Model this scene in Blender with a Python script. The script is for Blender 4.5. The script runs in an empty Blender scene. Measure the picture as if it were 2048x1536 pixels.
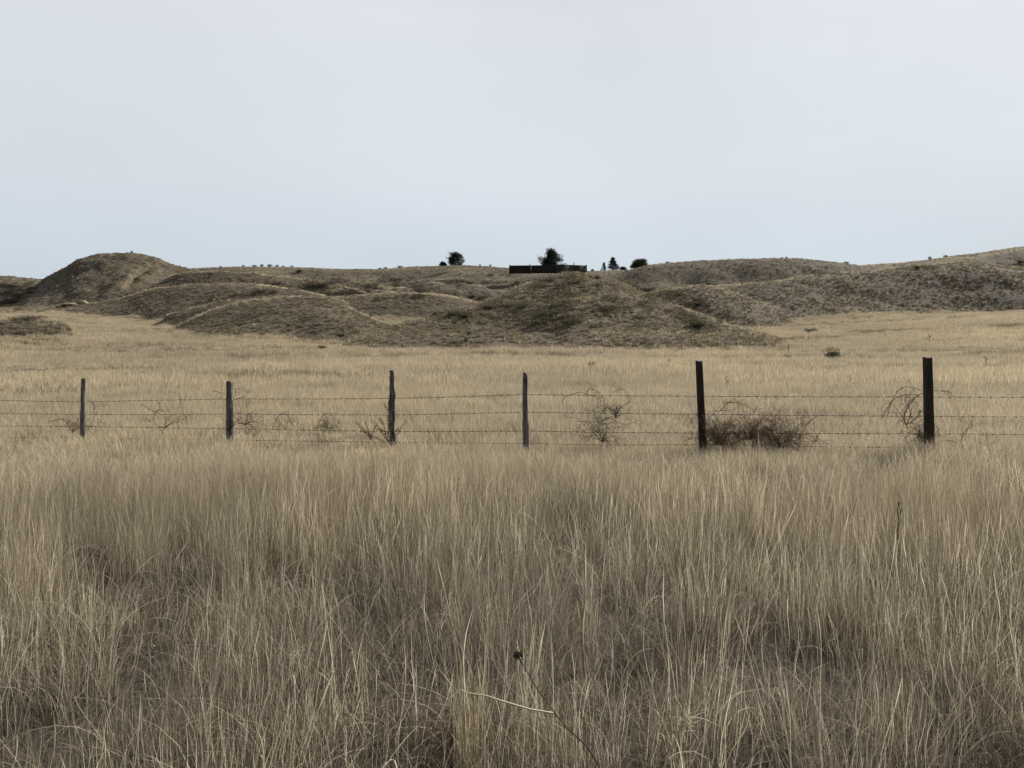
import bpy, math, random
import numpy as np
R = math.radians
S = bpy.context.scene
COL = S.collection

# ------------------------------------------------------------------ camera, sky, sun
F = 1540.0; EYE = 1.65; HZ = 705.0          # focal length in photo pixels, eye height, horizon row
cd = bpy.data.cameras.new('camera'); cam = bpy.data.objects.new('camera', cd); COL.objects.link(cam)
cd.sensor_width = 36.0; cd.sensor_fit = 'HORIZONTAL'; cd.lens = 36.0*F/2048.0
cd.shift_y = -(768.0-HZ)/2048.0
cd.clip_start = 0.05; cd.clip_end = 9000.0
cam.location = (0, 0, EYE); cam.rotation_euler = (R(90), 0, 0)
S.camera = cam
SUN_EL, SUN_AZ = 33.0, 44.0                  # degrees; azimuth to the right of the view direction
w = bpy.data.worlds.new('World'); S.world = w; w.use_nodes = True
nt = w.node_tree; nt.nodes.clear()
N = nt.nodes.new; L = nt.links.new
out = N('ShaderNodeOutputWorld'); bg = N('ShaderNodeBackground'); bg.inputs['Strength'].default_value = 0.1
sky = N('ShaderNodeTexSky'); sky.sky_type = 'NISHITA'; sky.sun_disc = False
sky.sun_elevation = R(SUN_EL); sky.sun_rotation = R(SUN_AZ)
tc = N('ShaderNodeTexCoord'); sep = N('ShaderNodeSeparateXYZ'); L(tc.outputs['Generated'], sep.inputs[0])
ramp = N('ShaderNodeValToRGB'); L(sep.outputs['Z'], ramp.inputs[0])
el = ramp.color_ramp.elements
el[0].position = 0.0; el[0].color = (0.565, 0.640, 0.705, 1)
el[1].position = 1.0; el[1].color = (0.22, 0.26, 0.34, 1)
for p, c in ((0.10, (0.595, 0.665, 0.728, 1)), (0.22, (0.665, 0.712, 0.765, 1)), (0.40, (0.715, 0.745, 0.79, 1)), (0.62, (0.42, 0.46, 0.54, 1))):
    e = el.new(p); e.color = c
mp = N('ShaderNodeMapping'); mp.inputs['Scale'].default_value = (1.2, 1.2, 2.6); L(tc.outputs['Generated'], mp.inputs[0])
no = N('ShaderNodeTexNoise'); no.inputs['Scale'].default_value = 1.3; no.inputs['Detail'].default_value = 5; no.inputs['Roughness'].default_value = 0.45
L(mp.outputs[0], no.inputs['Vector'])
mr = N('ShaderNodeMapRange'); mr.inputs[1].default_value = 0.3; mr.inputs[2].default_value = 0.7
mr.inputs[3].default_value = 6.65; mr.inputs[4].default_value = 7.6; L(no.outputs[0], mr.inputs[0])
m2 = N('ShaderNodeMapRange'); m2.inputs[1].default_value = -0.6; m2.inputs[2].default_value = 0.6; m2.inputs[3].default_value = 0.42; m2.inputs[4].default_value = 1.0; L(sep.outputs['Y'], m2.inputs[0])   # the veil is brighter on the sun's side
mm = N('ShaderNodeMath'); mm.operation = 'MULTIPLY'; L(mr.outputs[0], mm.inputs[0]); L(m2.outputs[0], mm.inputs[1])
sc_ = N('ShaderNodeVectorMath'); sc_.operation = 'SCALE'; L(ramp.outputs[0], sc_.inputs[0]); L(mm.outputs[0], sc_.inputs['Scale'])
mx = N('ShaderNodeMix'); mx.data_type = 'RGBA'; mx.inputs[0].default_value = 0.965
L(sky.outputs[0], mx.inputs[6]); L(sc_.outputs[0], mx.inputs[7])
L(mx.outputs[2], bg.inputs[0]); L(bg.outputs[0], out.inputs[0])
sd = bpy.data.lights.new('sun', 'SUN'); sun = bpy.data.objects.new('sun', sd); COL.objects.link(sun)
sd.energy = 5.0; sd.angle = R(1.5); sd.color = (1.0, 0.955, 0.88)
sun.rotation_euler = (R(90-SUN_EL), 0, R(180-SUN_AZ)); sun.rotation_euler.x = -R(90-SUN_EL); sun.rotation_euler.z = -R(SUN_AZ)
S.view_settings.view_transform = 'Standard'; S.view_settings.look = 'None'
S.view_settings.exposure = 0.5; S.view_settings.gamma = 1.0
try:
    S.cycles.max_bounces = 5; S.cycles.diffuse_bounces = 3; S.cycles.transmission_bounces = 3; S.cycles.glossy_bounces = 1
except Exception: pass

# ------------------------------------------------------------------ small helpers
def tag(o, label=None, cat=None, group=None, kind=None):
    if label: o['label'] = label
    if cat: o['category'] = cat
    if group: o['group'] = group
    if kind: o['kind'] = kind
    return o

def mesh_np(name, V, Fq, attrs=None, smooth=False):
    """V (n,3); Fq = list of int arrays (m,k)"""
    me = bpy.data.meshes.new(name)
    V = np.asarray(V, dtype=np.float32)
    me.vertices.add(len(V)); me.vertices.foreach_set('co', V.ravel())
    loops = np.concatenate([np.asarray(f, dtype=np.int32).ravel() for f in Fq])
    tot = np.concatenate([np.full(len(f), np.asarray(f).shape[1], dtype=np.int32) for f in Fq])
    start = np.concatenate([[0], np.cumsum(tot)[:-1]]).astype(np.int32)
    me.loops.add(len(loops)); me.loops.foreach_set('vertex_index', loops)
    me.polygons.add(len(tot)); me.polygons.foreach_set('loop_start', start); me.polygons.foreach_set('loop_total', tot)
    if smooth: me.polygons.foreach_set('use_smooth', np.ones(len(tot), dtype=bool))
    me.update(calc_edges=True)
    for k, a in (attrs or {}).items():
        at = me.attributes.new(k, 'FLOAT', 'POINT'); at.data.foreach_set('value', np.asarray(a, dtype=np.float32))
    return me

class MB:
    """collects polygons for ONE mesh"""
    def __init__(s): s.V = []; s.F = {3: [], 4: []}; s.n = 0; s.A = []
    def add(s, V, Fs, tint=0.5):
        V = np.asarray(V, dtype=float); s.V.append(V)
        for f in Fs:
            f = np.asarray(f)
            if len(f): s.F[f.shape[1]].append(f + s.n)
        s.A.append(np.broadcast_to(np.asarray(tint, dtype=float), (len(V),)).copy()); s.n += len(V)
    def tube(s, P, r, k=4, cap=True, tint=0.5):
        P = np.asarray(P, dtype=float); n = len(P); r = np.broadcast_to(np.asarray(r, dtype=float), (n,))
        T = np.gradient(P, axis=0); T /= np.linalg.norm(T, axis=1)[:, None] + 1e-12
        up = np.array([0.13, 0.21, 0.97]); X = np.cross(T, up); bad = np.linalg.norm(X, axis=1) < 0.1
        X[bad] = np.cross(T[bad], [1, 0, 0]); X /= np.linalg.norm(X, axis=1)[:, None] + 1e-12
        Y = np.cross(T, X); a = np.arange(k)*2*math.pi/k
        V = P[:, None, :] + r[:, None, None]*(np.cos(a)[None, :, None]*X[:, None, :] + np.sin(a)[None, :, None]*Y[:, None, :])
        i = np.arange(n-1)[:, None]*k; j = np.arange(k)[None, :]; j2 = (j+1) % k
        q = np.stack([i+j, i+j2, i+k+j2, i+k+j], -1).reshape(-1, 4)
        V = V.reshape(-1, 3); Fs = [q]
        if cap:
            V = np.vstack([V, P[0], P[-1]]); c0, c1 = n*k, n*k+1; jj = np.arange(k); jn = (jj+1) % k
            Fs.append(np.stack([np.full(k, c0), jn, jj], -1)); Fs.append(np.stack([np.full(k, c1), (n-1)*k+jj, (n-1)*k+jn], -1))
        s.add(V, Fs, tint)
    def box(s, c, h, rz=0.0, tint=0.5):
        c = np.asarray(c, float); h = np.asarray(h, float)
        V = np.array([[x, y, z] for x in (-1, 1) for y in (-1, 1) for z in (-1, 1)])*h
        ca, sa = math.cos(rz), math.sin(rz); V = np.stack([V[:, 0]*ca-V[:, 1]*sa, V[:, 0]*sa+V[:, 1]*ca, V[:, 2]], -1)+c
        s.add(V, [np.array([[0, 1, 3, 2], [4, 6, 7, 5], [0, 4, 5, 1], [2, 3, 7, 6], [0, 2, 6, 4], [1, 5, 7, 3]])], tint)
    def leaves(s, C, size, rng, nrm=None, asp=2.2, tint=None):
        """many little pointed leaf faces at C (n,3)"""
        n = len(C); size = np.broadcast_to(size, (n,))
        d = rng.normal(size=(n, 3)); d[:, 2] = abs(d[:, 2])*0.8
        if nrm is not None: d = d*0.6 + nrm
        d /= np.linalg.norm(d, axis=1)[:, None]
        e = np.cross(d, rng.normal(size=(n, 3))); e /= np.linalg.norm(e, axis=1)[:, None]
        a = size[:, None]
        V = np.stack([C, C+d*a*0.5+e*a*0.5/asp, C+d*a, C+d*a*0.5-e*a*0.5/asp], 1).reshape(-1, 3)
        f = np.arange(n)[:, None]*4+np.arange(4)[None, :]
        s.add(V, [f], np.repeat(rng.random(n) if tint is None else np.full(n, tint), 4))
    def mesh(s, name, smooth=False):
        Fs = [np.concatenate(s.F[k]) for k in (3, 4) if s.F[k]]
        return mesh_np(name, np.concatenate(s.V), Fs, {'tint': np.concatenate(s.A)}, smooth)
    def build(s, name, mat, parent=None, loc=(0, 0, 0), smooth=False):
        me = s.mesh(name, smooth); me.materials.append(mat)
        o = bpy.data.objects.new(name, me); COL.objects.link(o); o.location = loc
        if parent: o.parent = parent
        return o

def empty(name, loc, rz=0.0):
    o = bpy.data.objects.new(name, None); COL.objects.link(o); o.location = loc; o.rotation_euler = (0, 0, rz)
    o.empty_display_size = 0.2
    return o
def copy_tree(o, parent=None):
    c = o.copy(); COL.objects.link(c); c.parent = parent
    for ch in o.children: copy_tree(ch, c)
    return c

_T = np.random.default_rng(7).random((256, 256))
def vnoise(x, y):
    xi = np.floor(x).astype(int); yi = np.floor(y).astype(int); fx = x-xi; fy = y-yi
    fx = fx*fx*(3-2*fx); fy = fy*fy*(3-2*fy)
    a = _T[xi & 255, yi & 255]; b = _T[(xi+1) & 255, yi & 255]; c = _T[xi & 255, (yi+1) & 255]; d = _T[(xi+1) & 255, (yi+1) & 255]
    return (a*(1-fx)+b*fx)*(1-fy)+(c*(1-fx)+d*fx)*fy
def fbm(x, y, o=4, g=0.5):
    s = 0; a = 1; t = 0
    for i in range(o): s = s+a*(vnoise(x+17.3*i, y-9.1*i)-0.5); t += a; a *= g; x = x*2.03; y = y*2.03
    return s/t*2
def sst(a, b, x): t = np.clip((x-a)/(b-a), 0, 1); return t*t*(3-2*t)

# ------------------------------------------------------------------ materials
def mat(name):
    m = bpy.data.materials.new(name); m.use_nodes = True; m.node_tree.nodes.clear(); return m
def lerpc(nt, f, c0, c1):
    m = nt.nodes.new('ShaderNodeMix'); m.data_type = 'RGBA'
    for sock, v in ((0, f), (6, c0), (7, c1)):
        if isinstance(v, (tuple, list)): m.inputs[sock].default_value = (*v, 1) if len(v) == 3 else v
        elif isinstance(v, (int, float)): m.inputs[sock].default_value = v
        else: nt.links.new(v, m.inputs[sock])
    return m.outputs[2]
def maprange(nt, v, a, b, c=0.0, d=1.0):
    m = nt.nodes.new('ShaderNodeMapRange'); nt.links.new(v, m.inputs[0])
    for i, q in enumerate((a, b, c, d)): m.inputs[i+1].default_value = q
    return m.outputs[0]
def noise(nt, scale, detail=4, rough=0.55, vec=None, stretch=None, obj=False):
    n = nt.nodes.new('ShaderNodeTexNoise'); n.inputs['Scale'].default_value = scale
    n.inputs['Detail'].default_value = detail; n.inputs['Roughness'].default_value = rough
    if vec is None:
        if obj: vec = nt.nodes.new('ShaderNodeTexCoord').outputs['Object']
        else: vec = nt.nodes.new('ShaderNodeNewGeometry').outputs['Position']
    if stretch:
        mp = nt.nodes.new('ShaderNodeMapping'); mp.inputs['Scale'].default_value = stretch; nt.links.new(vec, mp.inputs[0]); vec = mp.outputs[0]
    nt.links.new(vec, n.inputs['Vector'])
    return n.outputs[0]
def attr(nt, name):
    a = nt.nodes.new('ShaderNodeAttribute'); a.attribute_name = name; return a.outputs['Fac']
def finish(m, col, rough=0.8, trans=0.0, bump=None, bstr=0.3, bdist=0.01, spec=0.25):
    nt = m.node_tree; o = nt.nodes.new('ShaderNodeOutputMaterial'); p = nt.nodes.new('ShaderNodeBsdfPrincipled')
    if isinstance(col, tuple): p.inputs['Base Color'].default_value = (*col, 1)
    else: nt.links.new(col, p.inputs['Base Color'])
    p.inputs['Roughness'].default_value = rough; p.inputs['Specular IOR Level'].default_value = spec
    if bump is not None:
        b = nt.nodes.new('ShaderNodeBump'); b.inputs['Strength'].default_value = bstr; b.inputs['Distance'].default_value = bdist
        nt.links.new(bump, b.inputs['Height']); nt.links.new(b.outputs[0], p.inputs['Normal'])
    if trans > 0:
        t = nt.nodes.new('ShaderNodeBsdfTranslucent'); mx = nt.nodes.new('ShaderNodeMixShader'); mx.inputs[0].default_value = trans
        if isinstance(col, tuple): t.inputs[0].default_value = (*col, 1)
        else: nt.links.new(col, t.inputs[0])
        nt.links.new(p.outputs[0], mx.inputs[1]); nt.links.new(t.outputs[0], mx.inputs[2]); nt.links.new(mx.outputs[0], o.inputs[0])
    else: nt.links.new(p.outputs[0], o.inputs[0])
    return m
def straw_mat(name, dark, mid, pale, alt, trans=0.35, zone=0.05, gain=(0.75, 1.25)):
    m = mat(name); nt = m.node_tree
    t = attr(nt, 'tint'); oi = nt.nodes.new('ShaderNodeObjectInfo').outputs['Random']
    c = lerpc(nt, maprange(nt, t, 0.0, 0.55), dark, mid); c = lerpc(nt, maprange(nt, t, 0.55, 1.0), c, pale)
    z = noise(nt, zone, 4, 0.6)
    c = lerpc(nt, maprange(nt, z, 0.40, 0.62, 0.0, 0.8), c, lerpc(nt, t, tuple(q*0.6 for q in alt), tuple(q*1.25 for q in alt)))
    g = maprange(nt, oi, 0, 1, *gain)
    v = nt.nodes.new('ShaderNodeVectorMath'); v.operation = 'SCALE'; nt.links.new(c, v.inputs[0]); nt.links.new(g, v.inputs['Scale'])
    return finish(m, v.outputs[0], 0.7, trans, spec=0.2)

M = {}
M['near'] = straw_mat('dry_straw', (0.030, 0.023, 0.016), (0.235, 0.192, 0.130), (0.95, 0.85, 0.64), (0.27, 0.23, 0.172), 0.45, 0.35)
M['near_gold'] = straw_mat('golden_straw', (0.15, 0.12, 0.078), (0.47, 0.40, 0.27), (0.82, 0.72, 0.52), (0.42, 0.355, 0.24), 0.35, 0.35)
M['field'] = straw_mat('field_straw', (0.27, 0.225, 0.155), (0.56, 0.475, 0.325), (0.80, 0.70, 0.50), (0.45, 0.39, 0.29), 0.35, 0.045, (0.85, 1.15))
M['hillgrass'] = straw_mat('bunchgrass', (0.095, 0.077, 0.052), (0.30, 0.248, 0.168), (0.60, 0.505, 0.345), (0.24, 0.20, 0.138), 0.34, 0.03, (0.6, 1.25))
M['sage'] = straw_mat('sage_leaf', (0.05, 0.052, 0.026), (0.12, 0.115, 0.058), (0.22, 0.20, 0.10), (0.10, 0.09, 0.05), 0.2, 0.1)
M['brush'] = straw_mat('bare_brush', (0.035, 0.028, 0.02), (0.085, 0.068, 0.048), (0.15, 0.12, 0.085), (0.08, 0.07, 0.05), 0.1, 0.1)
M['pine'] = straw_mat('pine_needles', (0.014, 0.020, 0.011), (0.035, 0.048, 0.026), (0.08, 0.10, 0.05), (0.035, 0.045, 0.024), 0.1, 0.5)
M['green'] = straw_mat('green_leaf', (0.02, 0.03, 0.012), (0.05, 0.065, 0.025), (0.10, 0.12, 0.05), (0.05, 0.06, 0.03), 0.25, 0.5)
m = mat('bark'); M['bark'] = finish(m, lerpc(m.node_tree, noise(m.node_tree, 9), (0.03, 0.022, 0.016), (0.10, 0.08, 0.06)), 0.9)
def twig(name, a, b):
    m = mat(name); n = m.node_tree
    return finish(m, lerpc(n, maprange(n, attr(n, 'tint'), 0, 1), a, b), 0.75)
M['tumble'] = twig('tumbleweed_twig', (0.06, 0.041, 0.026), (0.27, 0.20, 0.13))
M['tumble_red'] = twig('rusty_twig', (0.06, 0.034, 0.018), (0.33, 0.20, 0.105))
M['paletwig'] = twig('bleached_twig', (0.20, 0.145, 0.08), (0.62, 0.52, 0.36))
M['darkstalk'] = twig('dark_stalk', (0.022, 0.014, 0.010), (0.11, 0.072, 0.045))
m = mat('rusty_wire'); M['wire'] = finish(m, lerpc(m.node_tree, noise(m.node_tree, 30), (0.018, 0.013, 0.010), (0.075, 0.045, 0.03)), 0.6)
def wood(name, a, b, crack=0.55):
    m = mat(name); n = m.node_tree
    g = noise(n, 22, 7, 0.7, stretch=(1, 1, 0.07), obj=True); g2 = noise(n, 5, 4, 0.6, stretch=(1, 1, 0.35), obj=True)
    c = lerpc(n, maprange(n, g, 0.36, 0.64), a, b)
    c = lerpc(n, maprange(n, g2, crack, crack+0.13), c, tuple(q*0.35 for q in a))
    return finish(m, c, 0.9, bump=g, bstr=0.9, bdist=0.02)
M['post_grey'] = wood('weathered_grey_wood', (0.028, 0.026, 0.025), (0.27, 0.25, 0.23), 0.52)
M['post_dark'] = wood('dark_treated_wood', (0.010, 0.009, 0.008), (0.060, 0.054, 0.042), 0.62)
M['board'] = wood('weathered_boards', (0.015, 0.014, 0.014), (0.055, 0.05, 0.048), 0.6)
M['board_pale'] = wood('weathered_boards_lighter', (0.03, 0.028, 0.026), (0.10, 0.092, 0.085), 0.6)
m = mat('sandstone'); n = m.node_tree
M['rock'] = finish(m, lerpc(n, noise(n, 3.0, 6, 0.7), (0.14, 0.115, 0.085), (0.42, 0.36, 0.27)), 0.9, bump=noise(n, 6, 6), bstr=0.8, bdist=0.05)

# ground sheet: straw litter on the plain, thin bunchgrass soil on the hills
m = mat('prairie_ground'); n = m.node_tree
st = attr(n, 'straw'); bare = attr(n, 'bare')
cs = lerpc(n, maprange(n, noise(n, 1.4, 8, 0.65), 0.35, 0.68), (0.13, 0.10, 0.065), (0.33, 0.27, 0.17))
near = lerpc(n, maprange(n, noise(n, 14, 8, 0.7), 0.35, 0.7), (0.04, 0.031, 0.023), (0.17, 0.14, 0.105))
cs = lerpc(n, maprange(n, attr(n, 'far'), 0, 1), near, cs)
ch = lerpc(n, maprange(n, noise(n, 1.1, 9, 0.75), 0.38, 0.66), (0.06, 0.049, 0.035), (0.19, 0.157, 0.11))
ch = lerpc(n, maprange(n, noise(n, 0.035, 5, 0.6), 0.42, 0.65, 0, 0.7), ch, (0.21, 0.172, 0.115))
ch = lerpc(n, maprange(n, attr(n, 'crest'), 0, 1, 0, 0.85), ch, (0.36, 0.30, 0.19))  # pale dry grass on crests, with their sunlit edge put into the colour
c = lerpc(n, maprange(n, st, 0, 1), ch, cs)
c = lerpc(n, bare, c, lerpc(n, noise(n, 0.8, 6, 0.7), (0.10, 0.08, 0.06), (0.27, 0.22, 0.165)))
M['ground'] = finish(m, c, 0.95, bump=noise(n, 1.6, 9, 0.7), bstr=1.0, bdist=0.35, spec=0.1)

# ------------------------------------------------------------------ terrain height
# each ridge: crest trace in photo pixels [(px, py, distance)], front / back flank widths, profile power, roughness
RID = {
 'plateau': dict(t=[(-900,548,340),(0,556,335),(90,557,330),(300,540,330),(430,534,330),(500,533,330),(600,535,330),(690,538,330),(760,538,330),(800,535,330),(860,532,325),(910,530,320),(960,531,315),(1020,536,310),(1080,540,305),(1180,541,300),(1260,541,300),(1400,545,300),(1600,540,310),(1800,535,330),(2048,520,330),(2900,500,330)], wf=115, wb=400, q=1.3, n=0.5),
 'right_slope': dict(t=[(1500,566,290),(1640,542,290),(1740,530,290),(1800,527,290),(1850,520,290),(1900,512,290),(1960,505,290),(2048,492,290),(2200,476,290),(2900,450,290)], wf=120, wb=260, q=0.9, n=0.5),
 'dome': dict(t=[(1180,556,235),(1240,545,235),(1262,538,235),(1280,531,235),(1320,525,235),(1400,520,235),(1500,517,235),(1560,516,235),(1600,517,235),(1640,521,235),(1690,526,235),(1730,533,235),(1790,548,235),(1850,570,235)], wf=42, wb=50, q=1.0, n=0.35),
 'far_left': dict(t=[(-900,545,255),(-200,552,255),(0,554,255),(40,555,255),(85,559,255),(130,580,255)], wf=55, wb=80, q=1.0, n=1.6),
 'butte': dict(t=[(20,600,205),(60,575,205),(85,557,205),(100,548,205),(130,533,205),(160,516,205),(190,508,205),(206,505,205),(260,504,205),(298,508,205),(316,513,205),(332,522,205),(350,529,205),(380,536,205),(430,547,205),(500,570,205)], wf=44, wb=50, q=0.85, n=1.7),
 'shoulder': dict(t=[(150,620,178),(200,606,178),(250,599,176),(290,580,176),(320,560,178),(340,549,180),(370,542,180),(430,541,180),(520,545,180),(600,551,180),(660,562,180),(720,580,180),(760,600,180)], wf=22, wb=20, q=1.0, n=0.8),
 'mid_left': dict(t=[(-900,615,150),(0,622,150),(100,613,150),(160,606,150),(200,602,150),(250,592,150),(300,577,150),(350,570,150),(450,562,150),(540,565,150),(600,574,150),(650,588,150),(700,604,150),(740,625,150)], wf=21, wb=18, q=1.0, n=0.5),
 'mid_centre': dict(t=[(560,625,158),(610,604,158),(660,592,158),(700,589,158),(780,586,158),(850,586,158),(900,590,158),(940,598,158),(980,608,158),(1030,625,158),(1080,650,158)], wf=26, wb=22, q=1.0, n=0.7),
 'gully_a': dict(t=[(560,600,205),(620,585,205),(680,572,205),(740,577,205),(800,580,205),(860,600,205)], wf=18, wb=16, q=1.0, n=1.6),
 'gully_b': dict(t=[(720,600,215),(760,582,215),(820,567,215),(880,561,215),(960,572,215),(1040,584,215),(1100,602,215)], wf=30, wb=20, q=1.0, n=1.5),
 'gully_c': dict(t=[(560,575,240),(620,562,240),(700,556,240),(760,566,240),(800,580,240)], wf=26, wb=20, q=1.0, n=1.3),
 'left_back': dict(t=[(240,690,121),(275,668,121),(300,650,121),(330,628,121),(380,614,121),(430,603,121),(520,594,120),(600,592,120),(660,610,120)], wf=13, wb=14, q=1.0, n=0.5),
 'left_hill': dict(t=[(215,705,96),(260,690,98),(300,674,100),(340,657,102),(380,639,104),(420,620,106),(450,609,107),(500,599,108),(550,593,109),(600,589,110),(640,590,110),(670,599,110),(700,611,110),(730,624,109),(760,637,108),(800,655,106),(840,685,104)], wf=21, wb=16, q=0.9, n=0.35),
 'small_left': dict(t=[(-900,640,88),(-200,636,88),(0,640,88),(40,637,88),(80,637,88),(118,641,88),(140,652,88),(155,668,88),(165,690,88)], wf=11, wb=12, q=0.8, n=0.6),
 'mound': dict(t=[(540,708,78),(600,698,80),(640,689,82),(700,672,84),(780,652,87),(830,642,90),(880,631,93),(930,617,97),(980,597,101),(1030,574,105),(1080,557,108),(1115,547,110),(1150,543,110),(1190,549,110),(1230,560,108),(1270,575,106),(1310,592,104),(1350,609,101),(1400,627,97),(1440,638,93),(1480,650,89),(1530,662,84),(1585,673,79),(1640,692,76),(1680,712,74)], wf=None, base=62, wb=22, q=1.2, n=0.38),
 'knob': dict(t=[(1240,612,138),(1290,594,138),(1330,583,138),(1375,572,138),(1410,567,138),(1445,573,138),(1500,592,138),(1560,615,138)], wf=24, wb=14, q=1.0, n=0.7),
 'right_long': dict(t=[(1200,600,158),(1260,583,158),(1330,578,158),(1400,572,158),(1480,566,158),(1540,561,158),(1614,549,160),(1697,541,162),(1780,535,164),(1862,527,164),(1925,522,164),(1966,524,164),(2010,531,164),(2048,534,164),(2200,520,164),(2900,500,164)], wf=34, wb=36, q=0.95, n=0.42),
}
for k, d in RID.items():
    t = np.array(d['t'], float); d['px'] = t[:, 0]; d['R'] = t[:, 2]; d['z'] = EYE+(HZ-t[:, 1])/F*t[:, 2]; d['sl'] = (HZ-t[:, 1])/F
MOUND = list(RID).index('mound')
def smooth_interp(x, xp, fp):
    return (np.interp(x-9, xp, fp)+2*np.interp(x, xp, fp)+np.interp(x+9, xp, fp))/4
PR = np.array([0, 10, 14, 30, 50, 75, 120, 165, 230, 330, 500, 2600], float)
PU = np.array([-700, 0, 500, 1000, 1500, 2048, 2700], float)
PYT = {75: [693, 695, 697, 699, 699, 690, 680], 120: [640, 640, 664, 672, 664, 631, 625]}
def plain(u, d):
    """open ground; z at distance d along the view for photo column u"""
    tilt = (np.clip(u, -600, 2600)-1855)/1855*0.42*sst(5, 16, d)
    z75 = EYE+(HZ-np.interp(u, PU, PYT[75]))/F*75; z120 = EYE+(HZ-np.interp(u, PU, PYT[120]))/F*120
    z30 = 0.30; z50 = 0.95
    knots = [0*u, 0*u-0.02, 0*u-0.03, 0*u+z30, 0*u+z50, z75, z120, 0*u+11.0, 0*u+16.0, 0*u+19.0, 0*u+21.0, 0*u+24.0]
    z = np.zeros_like(d)
    for i in range(len(PR)-1):
        mk = (d >= PR[i]) & (d < PR[i+1] if i < len(PR)-2 else d < 1e9)
        t = (d-PR[i])/(PR[i+1]-PR[i]); z = np.where(mk, knots[i]+(knots[i+1]-knots[i])*t, z)
    z = z-0.55*sst(540, 640, u)*(1-sst(1480, 1600, u))*sst(76, 82, d)*(1-sst(96, 108, d))
    return z+tilt*(1-sst(60, 80, d))
for k, t in RID.items():                      # a rounded hill is seen over its brow, just in front of the crest
    for it in range(4):
        for q in range(len(t['px'])):
            u_, R_ = t['px'][q], t['R'][q]; wf = (R_-t['base']) if t.get('wf') is None else t['wf']
            dd = np.linspace(R_-wf, R_+min(t['wb'], 60), 160); s_ = np.abs((dd-R_)/np.where(dd < R_, wf, t['wb']))
            am = max(0, t['z'][q]-float(plain(np.array([u_]), np.array([R_]))[0]))
            zz = plain(np.full(160, u_), dd)+am*(0.5+0.5*np.cos(math.pi*np.clip(s_, 0, 1)))**t['q']+0.22
            t['z'][q] -= (np.max((zz-EYE)/dd)-t['sl'][q])*R_
def height(x, y, full=False):
    x = np.asarray(x, float); y = np.asarray(y, float)
    r = np.hypot(x, y); d = np.maximum(y, 0.45*r); d = np.maximum(d, 0.05)
    u = 1024+F*np.clip(x/d, -1.6, 1.6)
    P = plain(u, d)+0.35*fbm(x/23+5, y/9+3, 3)*sst(20, 60, d)+0.05*fbm(x/2.2, y/2.2, 3)
    best = np.zeros_like(P); rough = np.zeros_like(P); ws = np.zeros_like(P)
    hs = []; dist = []
    for k, t in RID.items():
        Rk = smooth_interp(u, t['px'], t['R']); zk = smooth_interp(u, t['px'], t['z'])
        lo = sst(t['px'][0]-60, t['px'][0], u) if t['px'][0] > -600 else 1; hi = 1-sst(t['px'][-1], t['px'][-1]+60, u) if t['px'][-1] < 2600 else 1
        amp = (zk-plain(u, Rk))
        wf = (Rk-t['base']) if t.get('wf') is None else t['wf']
        wob = 1+0.22*fbm(x/19+3.1*len(hs), y/19, 3)
        s = (d-Rk)/np.where(d < Rk, wf*wob, t['wb']); c = np.clip(np.abs(s), 0, 1)
        S_ = (0.5+0.5*np.cos(math.pi*c))**t['q']
        h = np.clip(amp*lo*hi, 0, None)*S_
        hs.append((h, t['n'])); dist.append(np.where(h > 0.3, (d-Rk), 99.0))
    H = np.stack([h for h, _ in hs]); best = H.max(0)
    idx = H.argmax(0); nn = np.array([q for _, q in hs])[idx]
    H2 = np.sort(H, axis=0)[-2]; best = best+0.12*np.exp(-np.abs(best-H2)/0.35)*sst(0.2, 2, best)
    mask = sst(0.10, 1.2, best)
    rg = np.abs(fbm(x/17, y/26, 4))
    mask = np.where(idx == MOUND, sst(0.06, 0.6, best), mask)
    best = best+mask*nn*(0.42*fbm(x/11, y/11, 5, 0.55)+0.34*fbm(x/4.5+3, y/6, 4, 0.6)+0.14*fbm(x/1.7, y/1.7, 3)-1.1*np.clip(0.13-rg, 0, 1)*(nn > 0.75)*3)
    if full == 2:
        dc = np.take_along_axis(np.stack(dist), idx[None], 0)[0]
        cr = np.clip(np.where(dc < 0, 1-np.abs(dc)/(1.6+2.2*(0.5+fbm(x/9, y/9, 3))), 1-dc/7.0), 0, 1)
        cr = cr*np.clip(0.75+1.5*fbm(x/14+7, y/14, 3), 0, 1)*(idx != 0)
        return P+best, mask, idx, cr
    if full: return P+best, mask, idx
    return P+best
def H1(x, y): return float(height(np.array([x]), np.array([y]))[0])
def ray(px, py, d0=3.0, d1=700.0):
    """first ground point under a photo pixel (the skyline when the ray misses)"""
    d = np.exp(np.linspace(math.log(d0), math.log(d1), 5000)); x = (px-1024)/F*d
    z = EYE+(HZ-py)/F*d; g = height(x, d); hit = np.nonzero(g >= z)[0]
    i = hit[0] if len(hit) else int(np.argmax((g-EYE)/d))
    return np.array([x[i], d[i], g[i]])
def sky_pt(px, back=2.0):
    d = np.linspace(120, 420, 900); x = (px-1024)/F*d; g = height(x, d); i = int(np.argmax((g-EYE)/d))
    dd = d[i]+back; xx = (px-1024)/F*dd; return np.array([xx, dd, H1(xx, dd)])
def at(px, py, d): return np.array([(px-1024)/F*d, d, EYE+(HZ-py)/F*d])

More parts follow.
